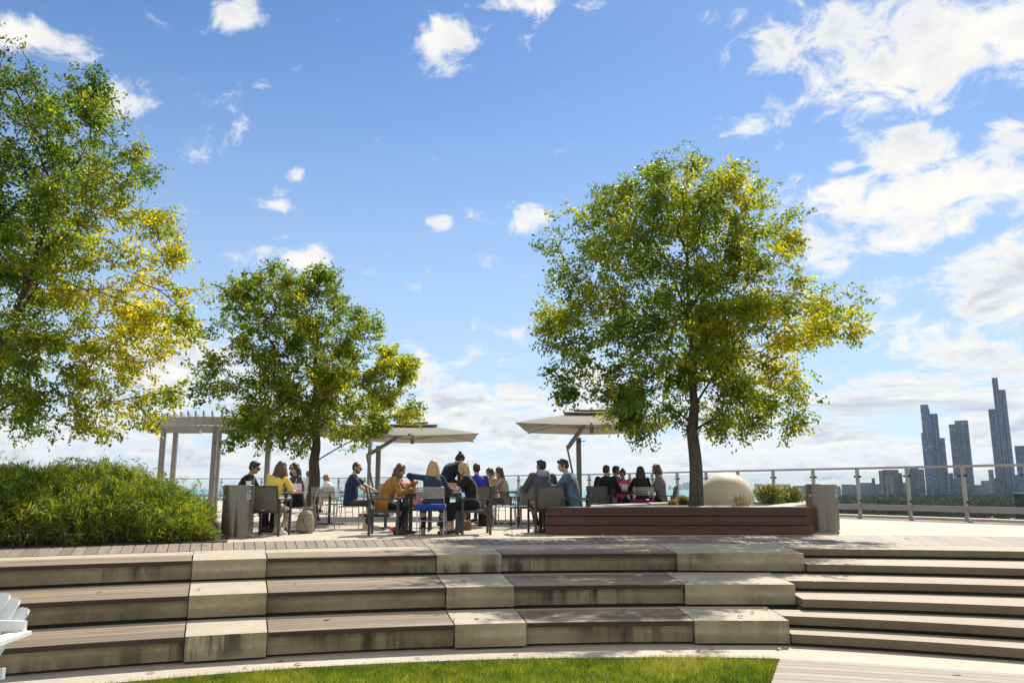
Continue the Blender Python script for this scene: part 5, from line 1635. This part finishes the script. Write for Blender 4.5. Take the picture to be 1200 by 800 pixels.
def person(px, Y, yaw, label, *, lean=6, side=0, twist=0, hy=0, hp=0, hroll=0, hands=((-.17, .42, .74), (.17, .42, .74)), feet=None, female=False, tone='light', hair='short', hc='dark', top=None, sleeve='short', bottom=None, dress=None, shoes=None, glasses=None, beard=False, size=1.0, standing=False, seat=.455, vox=.0085, hood=None, elbow=(0, -.3, -.6), apart=.11, elbows=None, jacket=False, pocket=None):
    x0 = gx(px, Y, .8)
    vox = max(vox, .0095 if Y < 16.5 else .012)
    k = size * (.95 if female else 1.0)
    hipz = (seat + .085) if not standing else .92 * k
    hip = Vector((0, -.04 if not standing else 0, hipz))
    L1, S1 = R(lean), R(side)
    up1 = Vector((math.sin(S1), math.sin(L1), math.cos(L1))).normalized()
    up2 = Vector((math.sin(S1 * 1.1), math.sin(L1 * 1.25 + .10), math.cos(L1 * 1.25 + .10))).normalized()
    rgt = Vector((1, 0, 0)); rgt = (rgt - up1 * rgt.dot(up1)).normalized()
    waist = hip + up1 * .17 * k; chest = waist + up1 * .17 * k; neck = chest + up2 * .19 * k
    tw = R(twist); fw1 = up1.cross(rgt); 
    r2 = (rgt * math.cos(tw) + fw1 * math.sin(tw)); r2 = (r2 - up2 * r2.dot(up2)).normalized(); f2 = up2.cross(r2)
    sw = (.165 if female else .195) * k
    sh = [neck - up2 * .035 * k - r2 * sw, neck - up2 * .035 * k + r2 * sw]
    # head frame
    a, b, c = R(hy), R(hp), R(hroll)
    base = Matrix((r2, f2, up2)).transposed()
    # hold the head more upright than the trunk
    upn = (up2 * .45 + Vector((0, 0, .55))).normalized(); fn = (f2 - upn * f2.dot(upn)).normalized(); rn = fn.cross(upn)
    HM = Matrix((rn, fn, upn)).transposed() @ Matrix.Rotation(a, 3, 'Z') @ Matrix.Rotation(b, 3, 'X') @ Matrix.Rotation(c, 3, 'Y')
    ntop = neck + upn * .085 * k + fn * .015
    head = ntop + HM @ Vector((0, .018, .098 * k))
    hl = lambda v: head + HM @ (Vector(v) * k)
    # limbs
    el, wr = [], []
    for i, s in enumerate((-1, 1)):
        pole = Vector((s * .45 + elbow[0] * s, elbow[1], elbow[2]))
        if elbows and elbows[i]: pole = Vector(elbows[i])
        e, w = ik(sh[i], Vector(hands[i]), .285 * k, .255 * k, pole); el.append(e); wr.append(w)
    hj = [hip + rgt * (s * .092 * k) for s in (-1, 1)]
    if feet is None:
        feet = ((-.13, .46, .085), (.13, .44, .085)) if not standing else ((-.12, .02, .085), (.12, -.04, .085))
    kn, ft = [], []
    for i, s in enumerate((-1, 1)):
        pole = Vector((s * apart, 1, .9)) if not standing else Vector((0, 1, 0))
        e, w = ik(hj[i], Vector(feet[i]), .43 * k, .42 * k, pole); kn.append(e); ft.append(w)
    # ---- body, one continuous skin
    B = MB()
    def torso(mb, g, bust=True, low=-.10, hipg=0.0):
        fw = fw1
        secs = [(hip + up1 * low, rgt, fw, .14 * k + g, .11 * k + g), (hip, rgt, fw, (.172 if female else .168) * k + g + hipg, .125 * k + g + hipg), (waist, rgt, fw, (.135 if female else .155) * k + g, (.10 if female else .115) * k + g),
                (chest, r2, f2, (.155 if female else .175) * k + g, .122 * k + g), (chest + up2 * .10 * k, r2, f2, (.165 if female else .19) * k + g, .108 * k + g), (neck - up2 * .02 * k, r2, f2, (.12 if female else .14) * k + g, .075 * k + g), (neck + up2 * .02 * k, r2, f2, .06 * k + g, .055 * k + g)]
        mb.loft(secs)
        if female and bust:
            for s in (-1, 1): mb.ell(chest + r2 * (s * .075 * k) + f2 * .085 * k + up2 * .01, (.068 * k + g * .6, .06 * k + g * .6, .065 * k + g * .6), base)
    torso(B, 0)
    B.capsule(neck - up2 * .03, ntop + HM @ Vector((0, 0, .03)), .060 * k, .053 * k, 12)
    ar = .86 if female else 1.0
    for i in range(2):
        B.capsule(sh[i], el[i], .054 * k * ar, .041 * k * ar); B.capsule(el[i], wr[i], .043 * k * ar, .028 * k * ar)
        B.capsule(hj[i], kn[i], .088 * k, .058 * k); B.capsule(kn[i], ft[i], .058 * k, .038 * k)
        # calf
        d = (ft[i] - kn[i]); fwd = Vector((0, 1, 0)); B.ell(kn[i] + d * .3 - fwd * .018, (.05 * k, .056 * k, .12 * k))
        B.capsule(ft[i] - Vector((0, .03, .035)), ft[i] + Vector((0, .13, -.05)), .036 * k, .030 * k)
        # hand with five fingers
        fd = (wr[i] - el[i]).normalized(); s = (-1, 1)[i]
        pn = Vector((-s * .55, .1, -.8)); pn = (pn - fd * pn.dot(fd)).normalized(); sd = fd.cross(pn) * (1 if s > 0 else -1)
        pc = wr[i] + fd * .052 * k
        B.ell(pc, (.042 * k, .052 * k, .017 * k), Matrix((sd, fd, pn)).transposed(), 12, 8)
        for j, (o, ln) in enumerate(((-.031, .066), (-.011, .078), (.010, .074), (.030, .058))):
            p0 = pc + fd * .04 * k + sd * (o * k); p1 = p0 + (fd * .86 + pn * .35) * (ln * .55 * k); p2 = p1 + (fd * .35 + pn * .85) * (ln * .5 * k)
            B.capsule(p0, p1, .0092 * k, .0086 * k, 8); B.capsule(p1, p2, .0086 * k, .0078 * k, 8)
        t0 = pc - fd * .02 * k - sd * (.034 * k); t1 = t0 + (fd * .5 - sd * .55 + pn * .45) * .045 * k; t2 = t1 + (fd * .8 + sd * .1 + pn * .5) * .034 * k
        B.capsule(t0, t1, .0125 * k, .0105 * k, 8); B.capsule(t1, t2, .0105 * k, .0088 * k, 8)
    # head
    B.ell(hl((0, -.014, .030)), (.074 * k, .092 * k, .086 * k), HM, 18, 12)
    B.ell(hl((0, .022, -.035)), (.060 * k, .066 * k, .076 * k), HM, 18, 12)
    B.ell(hl((0, .050, -.084)), ((.032 if female else .038) * k, .032 * k, .026 * k), HM)
    B.capsule(hl((-.045, .02, -.068)), hl((-.02, .06, -.088)), .020 * k, .018 * k); B.capsule(hl((.045, .02, -.068)), hl((.02, .06, -.088)), .020 * k, .018 * k)
    B.capsule(hl((0, .083, .0)), hl((0, .103, -.030)), .0095 * k, .0145 * k, 8)
    B.ell(hl((0, .074, .017)), (.052 * k, .016 * k, .012 * k), HM)
    for s in (-1, 1): B.ell(hl((s * .076, -.008, -.012)), (.012 * k, .021 * k, .031 * k), HM)
    B.ell(hl((0, .078, -.060)), (.026 * k, .012 * k, .016 * k), HM)
    root = remesh(B, 'person', vox, skin(tone), None, 2)
    root.location = (x0, Y, 0); root.rotation_euler = (0, 0, R(yaw))
    tag(root, label, 'person', 'people on the terrace')
    # eyes, lips
    E = MB()
    for s in (-1, 1): E.ell(hl((s * .031, .080, -.002)), (.012 * k, .007 * k, .007 * k), HM, 10, 6)
    E.build('eyes', plain('dark_iris', (.02, .014, .01), .25), root, True)
    Lp = MB(); Lp.ell(hl((0, .088, -.061)), (.022 * k, .0085 * k, .0075 * k), HM, 12, 6); Lp.build('lips', plain('lip', (.42, .16, .14), .5), root, True)
    # ---- clothes
    g = .016 if not jacket else .028
    if top is not None or dress is not None:
        tm = top or dress
        T = MB(); torso(T, g, True, -.10 if not jacket else -.15, .012 if jacket else 0)
        for i in range(2):
            if sleeve == 'none': T.capsule(sh[i] + (neck - sh[i]) * .15, sh[i] + (neck - sh[i]) * .2, .052 * k + g, .05 * k + g)
            elif sleeve == 'short': T.capsule(sh[i], sh[i].lerp(el[i], .60), .056 * k + g, .056 * k + g)
            else:
                T.capsule(sh[i], el[i], .056 * k * ar + g, .046 * k * ar + g)
                T.capsule(el[i], el[i].lerp(wr[i], .93 if sleeve == 'long' else .4), .048 * k * ar + g, .033 * k * ar + g * .9)
            if jacket or sleeve == 'long':
                T.ell(el[i], (.052 * k + g,) * 3)
        o = remesh(T, 'jacket' if jacket else ('dress_top' if dress else 'shirt'), .013, tm, root, 3, .022 if jacket else .015, 12, px)
        # collar
        C = MB(); rr = []
        for zz, q in ((-.004, .074), (.035, .066)):
            rr.append([neck + up2 * (.0 + zz) + (r2 * math.cos(w) * q + f2 * math.sin(w) * (q * .92)) * k for w in np.linspace(.0, 6.283, 17)[:-1]])
        for zz, q in ((.035, .060), (-.004, .066)):
            rr.append([neck + up2 * (.0 + zz) + (r2 * math.cos(w) * q + f2 * math.sin(w) * (q * .92)) * k for w in np.linspace(.0, 6.283, 17)[:-1]])
        C.rings(rr, False); C.build('collar', tm, root, True)
    if hood is not None:
        Hd = MB(); Hd.ell(neck - f2 * .085 + up2 * .01, (.135 * k, .075 * k, .085 * k), base); Hd.ell(neck - f2 * .03 + up2 * .035 - r2 * .085, (.05, .08, .05), base); Hd.ell(neck - f2 * .03 + up2 * .035 + r2 * .085, (.05, .08, .05), base)
        remesh(Hd, 'hood', .014, hood, root, 2, .012, 12, px)
    if bottom is not None:
        T = MB(); T.loft([(hip - up1 * .11, rgt, fw1, .14 * k, .11 * k), (hip, rgt, fw1, .172 * k + .010, .125 * k + .010), (hip + up1 * .09, rgt, fw1, .158 * k + .006, .118 * k + .006)])
        for i in range(2):
            T.capsule(hj[i], kn[i], .096 * k, .068 * k); T.capsule(kn[i], ft[i] + (kn[i] - ft[i]).normalized() * .03, .069 * k, .053 * k); T.ell(kn[i], (.071 * k,) * 3)
        remesh(T, 'trousers', .014, bottom, root, 2, .014, 13, px + 3)
    if dress is not None:
        T = MB(); T.loft([(hip + up1 * .05, rgt, fw1, .165 * k, .125 * k), (hip - up1 * .10, rgt, fw1, .16 * k, .13 * k)])
        for i in range(2): T.capsule(hj[i], kn[i], .112 * k, .098 * k)
        T.capsule(hj[0].lerp(kn[0], .5), hj[1].lerp(kn[1], .5), .10, .10); T.capsule(kn[0], kn[1], .09, .09)
        for i in range(2): T.capsule(kn[i], kn[i].lerp(ft[i], .42), .10 * k, .10 * k)
        T.capsule(kn[0].lerp(ft[0], .4), kn[1].lerp(ft[1], .4), .085, .085)
        remesh(T, 'skirt', .015, dress, root, 3, .014, 8, px)
    sm = shoes or plain('dark_shoe', (.03, .027, .025), .5)
    for i in range(2):
        S = MB(); f0 = ft[i]
        S.capsule(f0 + Vector((0, -.045, -.045)), f0 + Vector((0, .05, -.045)), .042 * k, .045 * k); S.capsule(f0 + Vector((0, .05, -.050)), f0 + Vector((0, .155, -.056)), .043 * k, .034 * k)
        if not (shoes and 'heel' in shoes.name): S.capsule(f0 + Vector((0, -.02, .0)), f0 + Vector((0, -.02, -.03)), .048 * k, .05 * k)
        z0 = min(v[2] for v in S.v); 
        S.v = [(v[0], v[1], max(v[2], f0.z - .083)) for v in S.v]
        remesh(S, 'shoe', .011, sm, root, 1)
    # ---- hair
    hm = hair_mat('hair_' + hc, *HAIR[hc])
    Hh = MB()
    Hh.ell(hl((0, -.022, .040)), (.083 * k, .096 * k, .088 * k), HM, 18, 12)
    if hair == 'buzz':
        Hh = MB(); Hh.ell(hl((0, -.024, .030)), (.0785 * k, .090 * k, .084 * k), HM, 18, 12); Hh.ell(hl((0, -.045, -.02)), (.070 * k, .058 * k, .06 * k), HM)
    elif hair == 'short':
        Hh.ell(hl((0, -.048, -.012)), (.078 * k, .064 * k, .068 * k), HM); Hh.ell(hl((0, .045, .088)), (.058 * k, .045 * k, .030 * k), HM)
        for s in (-1, 1): Hh.ell(hl((s * .070, .012, .012)), (.015 * k, .028 * k, .045 * k), HM)
    else:
        Hh.ell(hl((0, -.050, -.015)), (.084 * k, .070 * k, .085 * k), HM)
        for s in (-1, 1): Hh.ell(hl((s * .068, .020, .030)), (.024 * k, .050 * k, .062 * k), HM)
        r = random.Random(int(px * 7))
        if hair in ('long', 'curly', 'bob'):
            Lh = {'long': .40, 'curly': .42, 'bob': .17}[hair]; ns = 26
            for q in range(ns):
                ph = -1.62 + 3.24 * q / (ns - 1) + r.uniform(-.05, .05)      # round the back from ear to ear
                p = hl((math.sin(ph) * .080, -math.cos(ph) * .088 - .010, r.uniform(-.01, .03)))
                outw = (HM @ Vector((math.sin(ph), -math.cos(ph), 0))).normalized()
                L = Lh * r.uniform(.75, 1.1); pts = [p]; steps = 7; amp = .022 if hair == 'curly' else .009; f0 = r.uniform(0, 6)
                for j in range(1, steps + 1):
                    w = j / steps
                    dn2 = Vector((0, 0, -1)) * .85 + (-up2) * .15
                    pts.append(p + dn2 * (L * w) + outw * (.03 * math.sin(min(1, w * 1.8) * 1.57) + (.035 if hair == 'curly' else .012) * w) + Vector((math.sin(f0 + w * 11), math.cos(f0 * 1.3 + w * 9), 0)) * (amp * w))
                rad = .021 if hair != 'curly' else .023
                for j in range(steps): Hh.capsule(pts[j], pts[j + 1], rad * (1 - .55 * (j / steps)), rad * (1 - .55 * ((j + 1) / steps)), 7)
        elif hair == 'bun':
            Hh.ell(hl((0, -.085, .105)), (.042 * k, .042 * k, .042 * k), HM)
        elif hair == 'tied':
            pts = [hl((0, -.10, .02)), hl((0, -.135, -.03)), hl((0, -.13, -.12)), hl((0, -.11, -.20))]
            for j in range(3): Hh.capsule(pts[j], pts[j + 1], .030 - .006 * j, .024 - .006 * j)
    remesh(Hh, 'hair', .0085, hm, root, 1, .006, 38, px)
    if beard:
        Bd = MB(); Bd.ell(hl((0, .050, -.086)), (.044 * k, .040 * k, .032 * k), HM)
        for s in (-1, 1): Bd.capsule(hl((s * .060, .012, -.045)), hl((s * .034, .055, -.082)), .020 * k, .021 * k)
        remesh(Bd, 'beard', .009, hm, root, 1, .004, 40, px)
    if glasses:
        G = MB(); gm = plain('dark_lens', (.012, .012, .014), .15) if glasses == 'sun' else plain('thin_frame', (.05, .045, .045), .3)
        for s in (-1, 1):
            if glasses == 'sun': G.ell(hl((s * .033, .096, -.002)), (.029 * k, .010 * k, .023 * k), HM, 12, 8)
            else: G.tube([hl((s * .033 + .026 * math.cos(w), .096, -.002 + .02 * math.sin(w))) for w in np.linspace(0, 6.283, 13)], .0028, 5)
            G.bar(hl((s * .060, .090, .004)), hl((s * .080, -.005, .004)), .005, .008)
        G.bar(hl((-.012, .103, .004)), hl((.012, .103, .004)), .005, .006)
        G.build('sunglasses' if glasses == 'sun' else 'eyeglasses', gm, root)
    elif glasses is None and pocket == 'headband':
        pass
    return root

C_BLACK = cloth('black_cotton', (.013, .013, .015)); C_NAVY = cloth('navy_cotton', (.018, .028, .085)); C_YELLOW = cloth('yellow_cotton', (.72, .52, .10)); C_CHAR = cloth('charcoal_knit', (.055, .055, .058))
C_OCHRE = cloth('ochre_suede', (.34, .165, .035)); C_DENIM = cloth('dark_denim', (.018, .038, .075), .85, .45); C_LDENIM = cloth('washed_denim', (.075, .125, .18), .85, .75); C_PINK = cloth('pink_cotton', (.72, .28, .30)); C_MAG = cloth('magenta_print', (.62, .10, .22), .8, .6)
C_ROYAL = cloth('royal_blue_cotton', (.022, .045, .30)); C_BEIGE = cloth('beige_linen', (.48, .38, .28)); C_TAN = cloth('tan_knit', (.45, .27, .12)); C_HOOD = cloth('grey_jersey', (.075, .078, .085)); C_LHOOD = cloth('pale_grey_jersey', (.30, .33, .38)); C_MAUVE = cloth('grey_mauve_cotton', (.17, .15, .17)); C_WHITE = cloth('white_cotton', (.75, .73, .70))
C_OLIVE = cloth('dark_olive_twill', (.055, .050, .035)); C_GREYT = cloth('grey_twill', (.20, .19, .20)); C_BLUEJ = cloth('blue_jeans', (.04, .07, .14)); C_STONE = cloth('stone_twill', (.42, .36, .28))
S_WHITE = plain('white_sneaker', (.62, .58, .50), .6); S_RED = plain('red_shoe', (.62, .05, .055), .5); S_TAN = plain('tan_shoe', (.30, .19, .11), .6); S_HEEL = plain('black_heel', (.02, .018, .018), .35)

person(285, 15.3, -84, 'man in a black t-shirt and sunglasses, half hidden behind the left litter bin', lean=14, hp=-6, hy=-12, glasses='sun', hair='short', hc='black', top=C_BLACK, bottom=C_BLACK, tone='tan', hands=((-.10, .46, .76), (.16, .44, .77)))
person(319, 14.4, -10, 'woman with long curly brown hair in a yellow top, her back to us', lean=8, side=9, hy=8, hroll=4, female=True, hair='curly', hc='brown', top=C_YELLOW, sleeve='short', bottom=C_STONE, shoes=S_WHITE, hands=((-.2, .42, .76), (.24, .40, .77)), feet=((.02, .20, .085), (.17, .10, .085)))
person(348, 15.85, 128, 'woman in sunglasses and a dark grey cardigan, facing us across the left table', lean=6, hy=20, hp=4, female=True, hair='bob', hc='dark', glasses='sun', top=C_CHAR, sleeve='long', bottom=C_BLACK, hands=((-.12, .40, .77), (.16, .36, .78)), feet=((-.12, .48, .085), (.20, .42, .085)))
person(361, 26.2, 12, 'distant person in white with ginger hair, just left of the middle trunk', lean=4, hy=-60, hair='short', hc='ginger', top=C_WHITE, bottom=C_STONE, vox=.014)
person(388, 27.0, 78, 'distant person in a white shirt with sandy hair, leaning over right of the middle trunk', lean=22, side=10, hp=-10, hair='bob', hc='sandy', female=True, top=C_WHITE, bottom=C_STONE, vox=.014)
person(413, 16.6, -88, 'bearded man in a navy polo shirt and sunglasses, sitting in profile facing right', lean=4, hp=-10, hy=-10, hair='buzz', hc='dark', beard=True, glasses='sun', top=C_NAVY, bottom=C_OLIVE, shoes=S_WHITE, tone='light', hands=((-.08, .50, .745), (.12, .44, .66)), feet=((-.1, .30, .085), (.13, .42, .085)))
person(453, 14.6, -84, 'woman in an ochre jacket with auburn hair, leaning over her food', lean=20, hp=-8, hy=-14, female=True, hair='bob', hc='auburn', top=C_OCHRE, jacket=True, sleeve='long', bottom=C_BLACK, shoes=plain('dark_boot', (.05, .035, .028), .6), hands=((-.06, .50, .90), (.10, .46, .80)), feet=((-.10, .36, .085), (.12, .22, .085)))
person(489, 15.8, 84, 'person in a pink shirt bent forward behind the ochre jacket', lean=36, hp=-14, female=True, hair='short', hc='dark', top=C_PINK, sleeve='long', bottom=C_BLUEJ, shoes=S_RED, hands=((-.14, .52, .80), (.14, .50, .78)), feet=((-.1, .30, .085), (.12, .40, .085)))
person(507, 14.32, 3, 'blonde woman in a dark denim jacket, her back to us, reaching left over the table', lean=7, twist=5, hy=-4, female=True, hair='long', hc='blond', top=C_DENIM, jacket=False, sleeve='long', bottom=C_BLACK, shoes=plain('grey_shoe', (.20, .19, .18), .6), hands=((-.40, .30, .98), (.24, .34, .80)), elbows=((-1, .05, .15), None), feet=((-.16, .10, .085), (.17, .08, .085)))
person(519, 17.6, -52, 'person in a black jacket with tied up hair, standing and bending over the table', lean=34, hp=-16, standing=True, hair='bun', hc='black', top=C_BLACK, jacket=True, sleeve='long', bottom=C_BLACK, size=1.0, hands=((-.10, .46, .92), (.14, .44, .90)), tone='light')
person(552, 14.75, 92, 'blonde woman in a black dress and dark heels, facing left at the long table', lean=12, hp=-4, hy=22, hroll=-5, female=True, hair='long', hc='blond', dress=C_BLACK, sleeve='short', shoes=S_HEEL, tone='fair', hands=((-.16, .48, .82), (.12, .46, .82)), elbows=((-.5, -.1, -.7), None), feet=((-.08, .42, .085), (.10, .34, .085)))
person(559, 17.4, 10, 'man in a royal blue shirt, his back to us, behind the woman in black', lean=8, hair='short', hc='dark', top=C_ROYAL, sleeve='long', bottom=C_BLACK, hands=((-.2, .42, .76), (.18, .42, .76)))
person(576, 20.1, 138, 'woman with glasses and tied dark hair in a sleeveless tan top', lean=4, hp=-4, hy=-10, female=True, hair='tied', hc='dark', glasses='clear', top=C_TAN, sleeve='none', bottom=C_BLUEJ, tone='tan', hands=((-.10, .36, .86), (.10, .36, .84)))
person(590, 19.0, 90, 'woman with long brown hair and a beige blouse, in profile with her hands together', lean=8, hp=-4, hy=12, female=True, hair='long', hc='brown', top=C_BEIGE, sleeve='long', bottom=C_GREYT, shoes=S_TAN, hands=((-.05, .40, .90), (.08, .40, .88)))
person(637, 15.1, 18, 'man in a dark grey hoodie, seen from behind beside the denim jacket', lean=9, hy=26, hair='short', hc='black', top=C_HOOD, hood=C_LHOOD, jacket=True, sleeve='long', bottom=C_BLACK, tone='tan', shoes=S_WHITE, hands=((-.26, .42, .83), (.20, .40, .78)), feet=((-.02, .30, .085), (.14, .18, .085)))
person(670, 15.1, 86, 'man in a washed blue denim jacket, facing left behind the timber planter', lean=11, hp=-6, hy=10, hair='short', hc='dark', top=C_LDENIM, jacket=True, sleeve='long', bottom=C_BLACK, tone='light', hands=((-.02, .50, .86), (.10, .50, .84)), elbows=((-.3, -.5, -.6), (.3, -.5, -.6)), size=1.03)
person(709, 19.6, -22, 'man in a black jacket and grey trousers, back to us, beside the woman in pink', lean=12, hy=-20, hair='short', hc='dark', top=C_BLACK, jacket=True, sleeve='long', bottom=C_GREYT, size=1.03, hands=((-.18, .42, .78), (.18, .42, .78)))
person(719, 21.9, -72, 'man with dark hair and beard, mostly hidden behind the black jacket', lean=6, hair='short', hc='black', beard=True, top=C_CHAR, sleeve='long', bottom=C_BLACK, tone='tan', size=1.06, vox=.012)
person(730, 21.4, 172, 'woman in a magenta patterned blouse and sunglasses, raising food to her mouth', lean=12, hp=-6, female=True, hair='bun', hc='brown', glasses='sun', top=C_MAG, sleeve='half', bottom=C_BLACK, tone='tan', hands=((-.14, .40, .80), (.10, .28, 1.10)), elbows=(None, (.8, .2, -.7)))
person(752, 19.35, 3, 'woman with long dark hair and black top, back to us on the magenta seat', lean=7, female=True, hair='long', hc='black', top=C_BLACK, sleeve='long', bottom=C_BLACK, size=1.03, hands=((-.18, .42, .78), (.20, .42, .78)))
person(773, 19.4, 82, 'man in a grey mauve shirt with chin length brown hair, facing left', lean=4, hp=-2, hy=14, hair='bob', hc='brown', beard=True, top=C_MAUVE, sleeve='half', bottom=C_BLACK, tone='tan', size=1.04, hands=((-.06, .30, .60), (.18, .40, .77)))
person(3, 20.4, 30, 'person with ginger hair just visible over the shrubs at the left edge', lean=6, hy=-30, hair='bob', hc='ginger', top=C_NAVY, sleeve='long', bottom=C_BLACK, vox=.014)
# what they hold
def held(name, px, Y, z, label, cat, mat, r=(.05, .03, .03)):
    t = thing(name, label, cat, (gx(px, Y, z), Y, z))
    mb = MB(); mb.ell((0, 0, 0), r, None, 12, 8); mb.ell((.012, -.01, .012), (r[0] * .6, r[1] * .8, r[2] * .8), None, 10, 7)
    mb.build('filling', mat, t, True)
    mb = MB(); mb.loft([(Vector((-r[0], 0, -r[2] * .9)), (1, 0, 0), (0, 1, 0), r[0] * .6, r[1]), (Vector((0, 0, -r[2] * .2)), (1, 0, 0), (0, 1, 0), r[0] * .95, r[1] * 1.25)]); mb.build('wrapper', M_PAPER, t, True)

# ------------------------------------------------------------------ white adirondack chair, lower left
def adirondack():
    m = plain('white_painted_wood', (.74, .745, .73), .45, 0, .05, 8)
    p = at(2, 800, Z_LAWN)
    t = thing('garden_chair', 'white slatted garden armchair cut off by the lower left corner', 'chair', (-3.80, 5.35, Z_LAWN), R(172))
    for i in range(6):
        f = (i - 2.5) / 2.5
        mb = MB(); a = Vector((f * .15, -.26, .26)); b = Vector((f * .21, -.60, .82 - .10 * f * f))
        d = (b - a).normalized(); sd = Vector((1, 0, 0)); sd = (sd - d * sd.dot(d)).normalized(); nn = sd.cross(d)
        w0, w1 = .038, .050
        r = []
        for q, w in ((a, w0), (a.lerp(b, .93), w1), (a.lerp(b, .985), w1 * .82), (b, w1 * .45)):
            r.append([q - sd * w - nn * .010, q + sd * w - nn * .010, q + sd * w + nn * .010, q - sd * w + nn * .010])
        mb.rings(r); mb.build('back_slat', m, t)
    mb = MB()
    for z, y in ((.34, -.315), (.62, -.47)): mb.bar((-.33, y, z), (.33, y, z), .03, .07)
    mb.build('back_rail', m, t)
    for i in range(6):
        y = .30 - i * .10; mb = MB(); mb.box((0, y, .36 - i * .022), (.54, .085, .02), None, .004); mb.build('seat_slat', m, t)
    for s in (-1, 1):
        # broad paddle arm with clipped corners
        mb = MB(); z0, z1 = .56, .585
        out = [(s * .27, -.50), (s * .36, -.50), (s * .50, .06), (s * .51, .28), (s * .45, .375), (s * .32, .375), (s * .27, .30)]
        if s < 0: out = out[::-1]
        n = len(out); mb.rings([[Vector((x, y, z)) for x, y in out] for z in (z0, z1)]); mb.build('armrest', m, t)
        mb = MB(); mb.box((s * .375, .26, .279), (.035, .11, .556), None, .005); mb.build('leg', m, t)
        mb = MB(); mb.rings([[Vector((s * (.394 + dx), .26 + dy, z)) for dx, dy in ((0, -.015), (w, -.015), (w, .015), (0, .015))] for w, z in ((.02, .30), (.035, .33), (.10, .558))]); mb.build('arm_bracket', m, t)
        mb = MB(); mb.bar((s * .262, .30, .33), (s * .262, -.62, .035), .03, .11); mb.build('side_rail', m, t)
adirondack()
# dark timber planter cut off by the right edge
def right_planter():
    m = mat_wood('charcoal_timber', (.010, .008, .007), (.018, .015, .013), (.032, .028, .025), .6)
    a = at(1191.5, 606, 0)
    t = thing('dark_planter', 'dark slatted timber planter cut off by the right edge of the terrace', 'planter', (a.x, a.y - 1.6, 0))
    z = .66
    for i in range(3):
        mb = MB(); z0, z1 = i * z / 3 + .01, (i + 1) * z / 3 - .004
        mb.box((.9, 0, (z0 + z1) / 2), (1.8, .05, z1 - z0)); mb.box((.025, .82, (z0 + z1) / 2), (.05, 1.58, z1 - z0)); mb.build('board', m, t)
    mb = MB(); mb.box((.9, .8, z / 2), (1.66, 1.48, z - .05)); mb.build('core', M_BEDDARK, t)
    mb = MB(); mb.box((.9, .78, z + .012), (1.86, 1.68, .03), None, .004); mb.build('rim', M_TABLE, t)
right_planter()

def fallen_leaves():
    r = random.Random(4)
    m = leaf_mat('dry_fallen_leaf', [(0, (.30, .20, .04)), (.5, (.42, .30, .05)), (1, (.22, .08, .03))], .2, .6)
    spots = [pol(r.uniform(-24, 6), r.uniform(12.9, 13.2), Z_LAWN) for _ in range(10)] + [pol(r.uniform(-25, 6), R_N[2](0) + r.uniform(.1, .8), -2 * RISE) for _ in range(9)]
    spots += [pol(r.uniform(-26, 7), R_N[1](0) + r.uniform(.1, 1.0), -RISE) for _ in range(9)] + [pol(r.uniform(-28, 16), r.uniform(15.9, 19.5), 0) for _ in range(16)] + [pol(r.uniform(5, 16), r.uniform(11.4, 12.2), Z_LAWN) for _ in range(5)]
    for i, p in enumerate(spots):
        L = r.uniform(.05, .085); W = L * r.uniform(.45, .7); h = r.uniform(.006, .018)
        mb = MB(); vs = []
        for j in range(6):
            f = j / 5; w = W * .5 * math.sin(math.pi * (f * .92 + .04)) ** .8; z = .004 + h * math.sin(f * 3.1)
            vs += [(f * L, -w, z + h * .5), (f * L, 0, z), (f * L, w, z + h * .4)]
        mb.add(vs, [(3 * j + k, 3 * j + k + 1, 3 * j + k + 4, 3 * j + k + 3) for j in range(5) for k in range(2)])
        o = mb.build('fallen_leaf', m, None, True, p); o.rotation_euler = (0, 0, r.uniform(0, 6.28))
        a = o.data.attributes.new('hue', 'FLOAT', 'FACE'); a.data.foreach_set('value', [r.random()] * len(o.data.polygons))
        tag(o, 'small dry yellow brown fallen leaf lying on the concrete or boards', 'leaf', 'fallen leaves')
fallen_leaves()
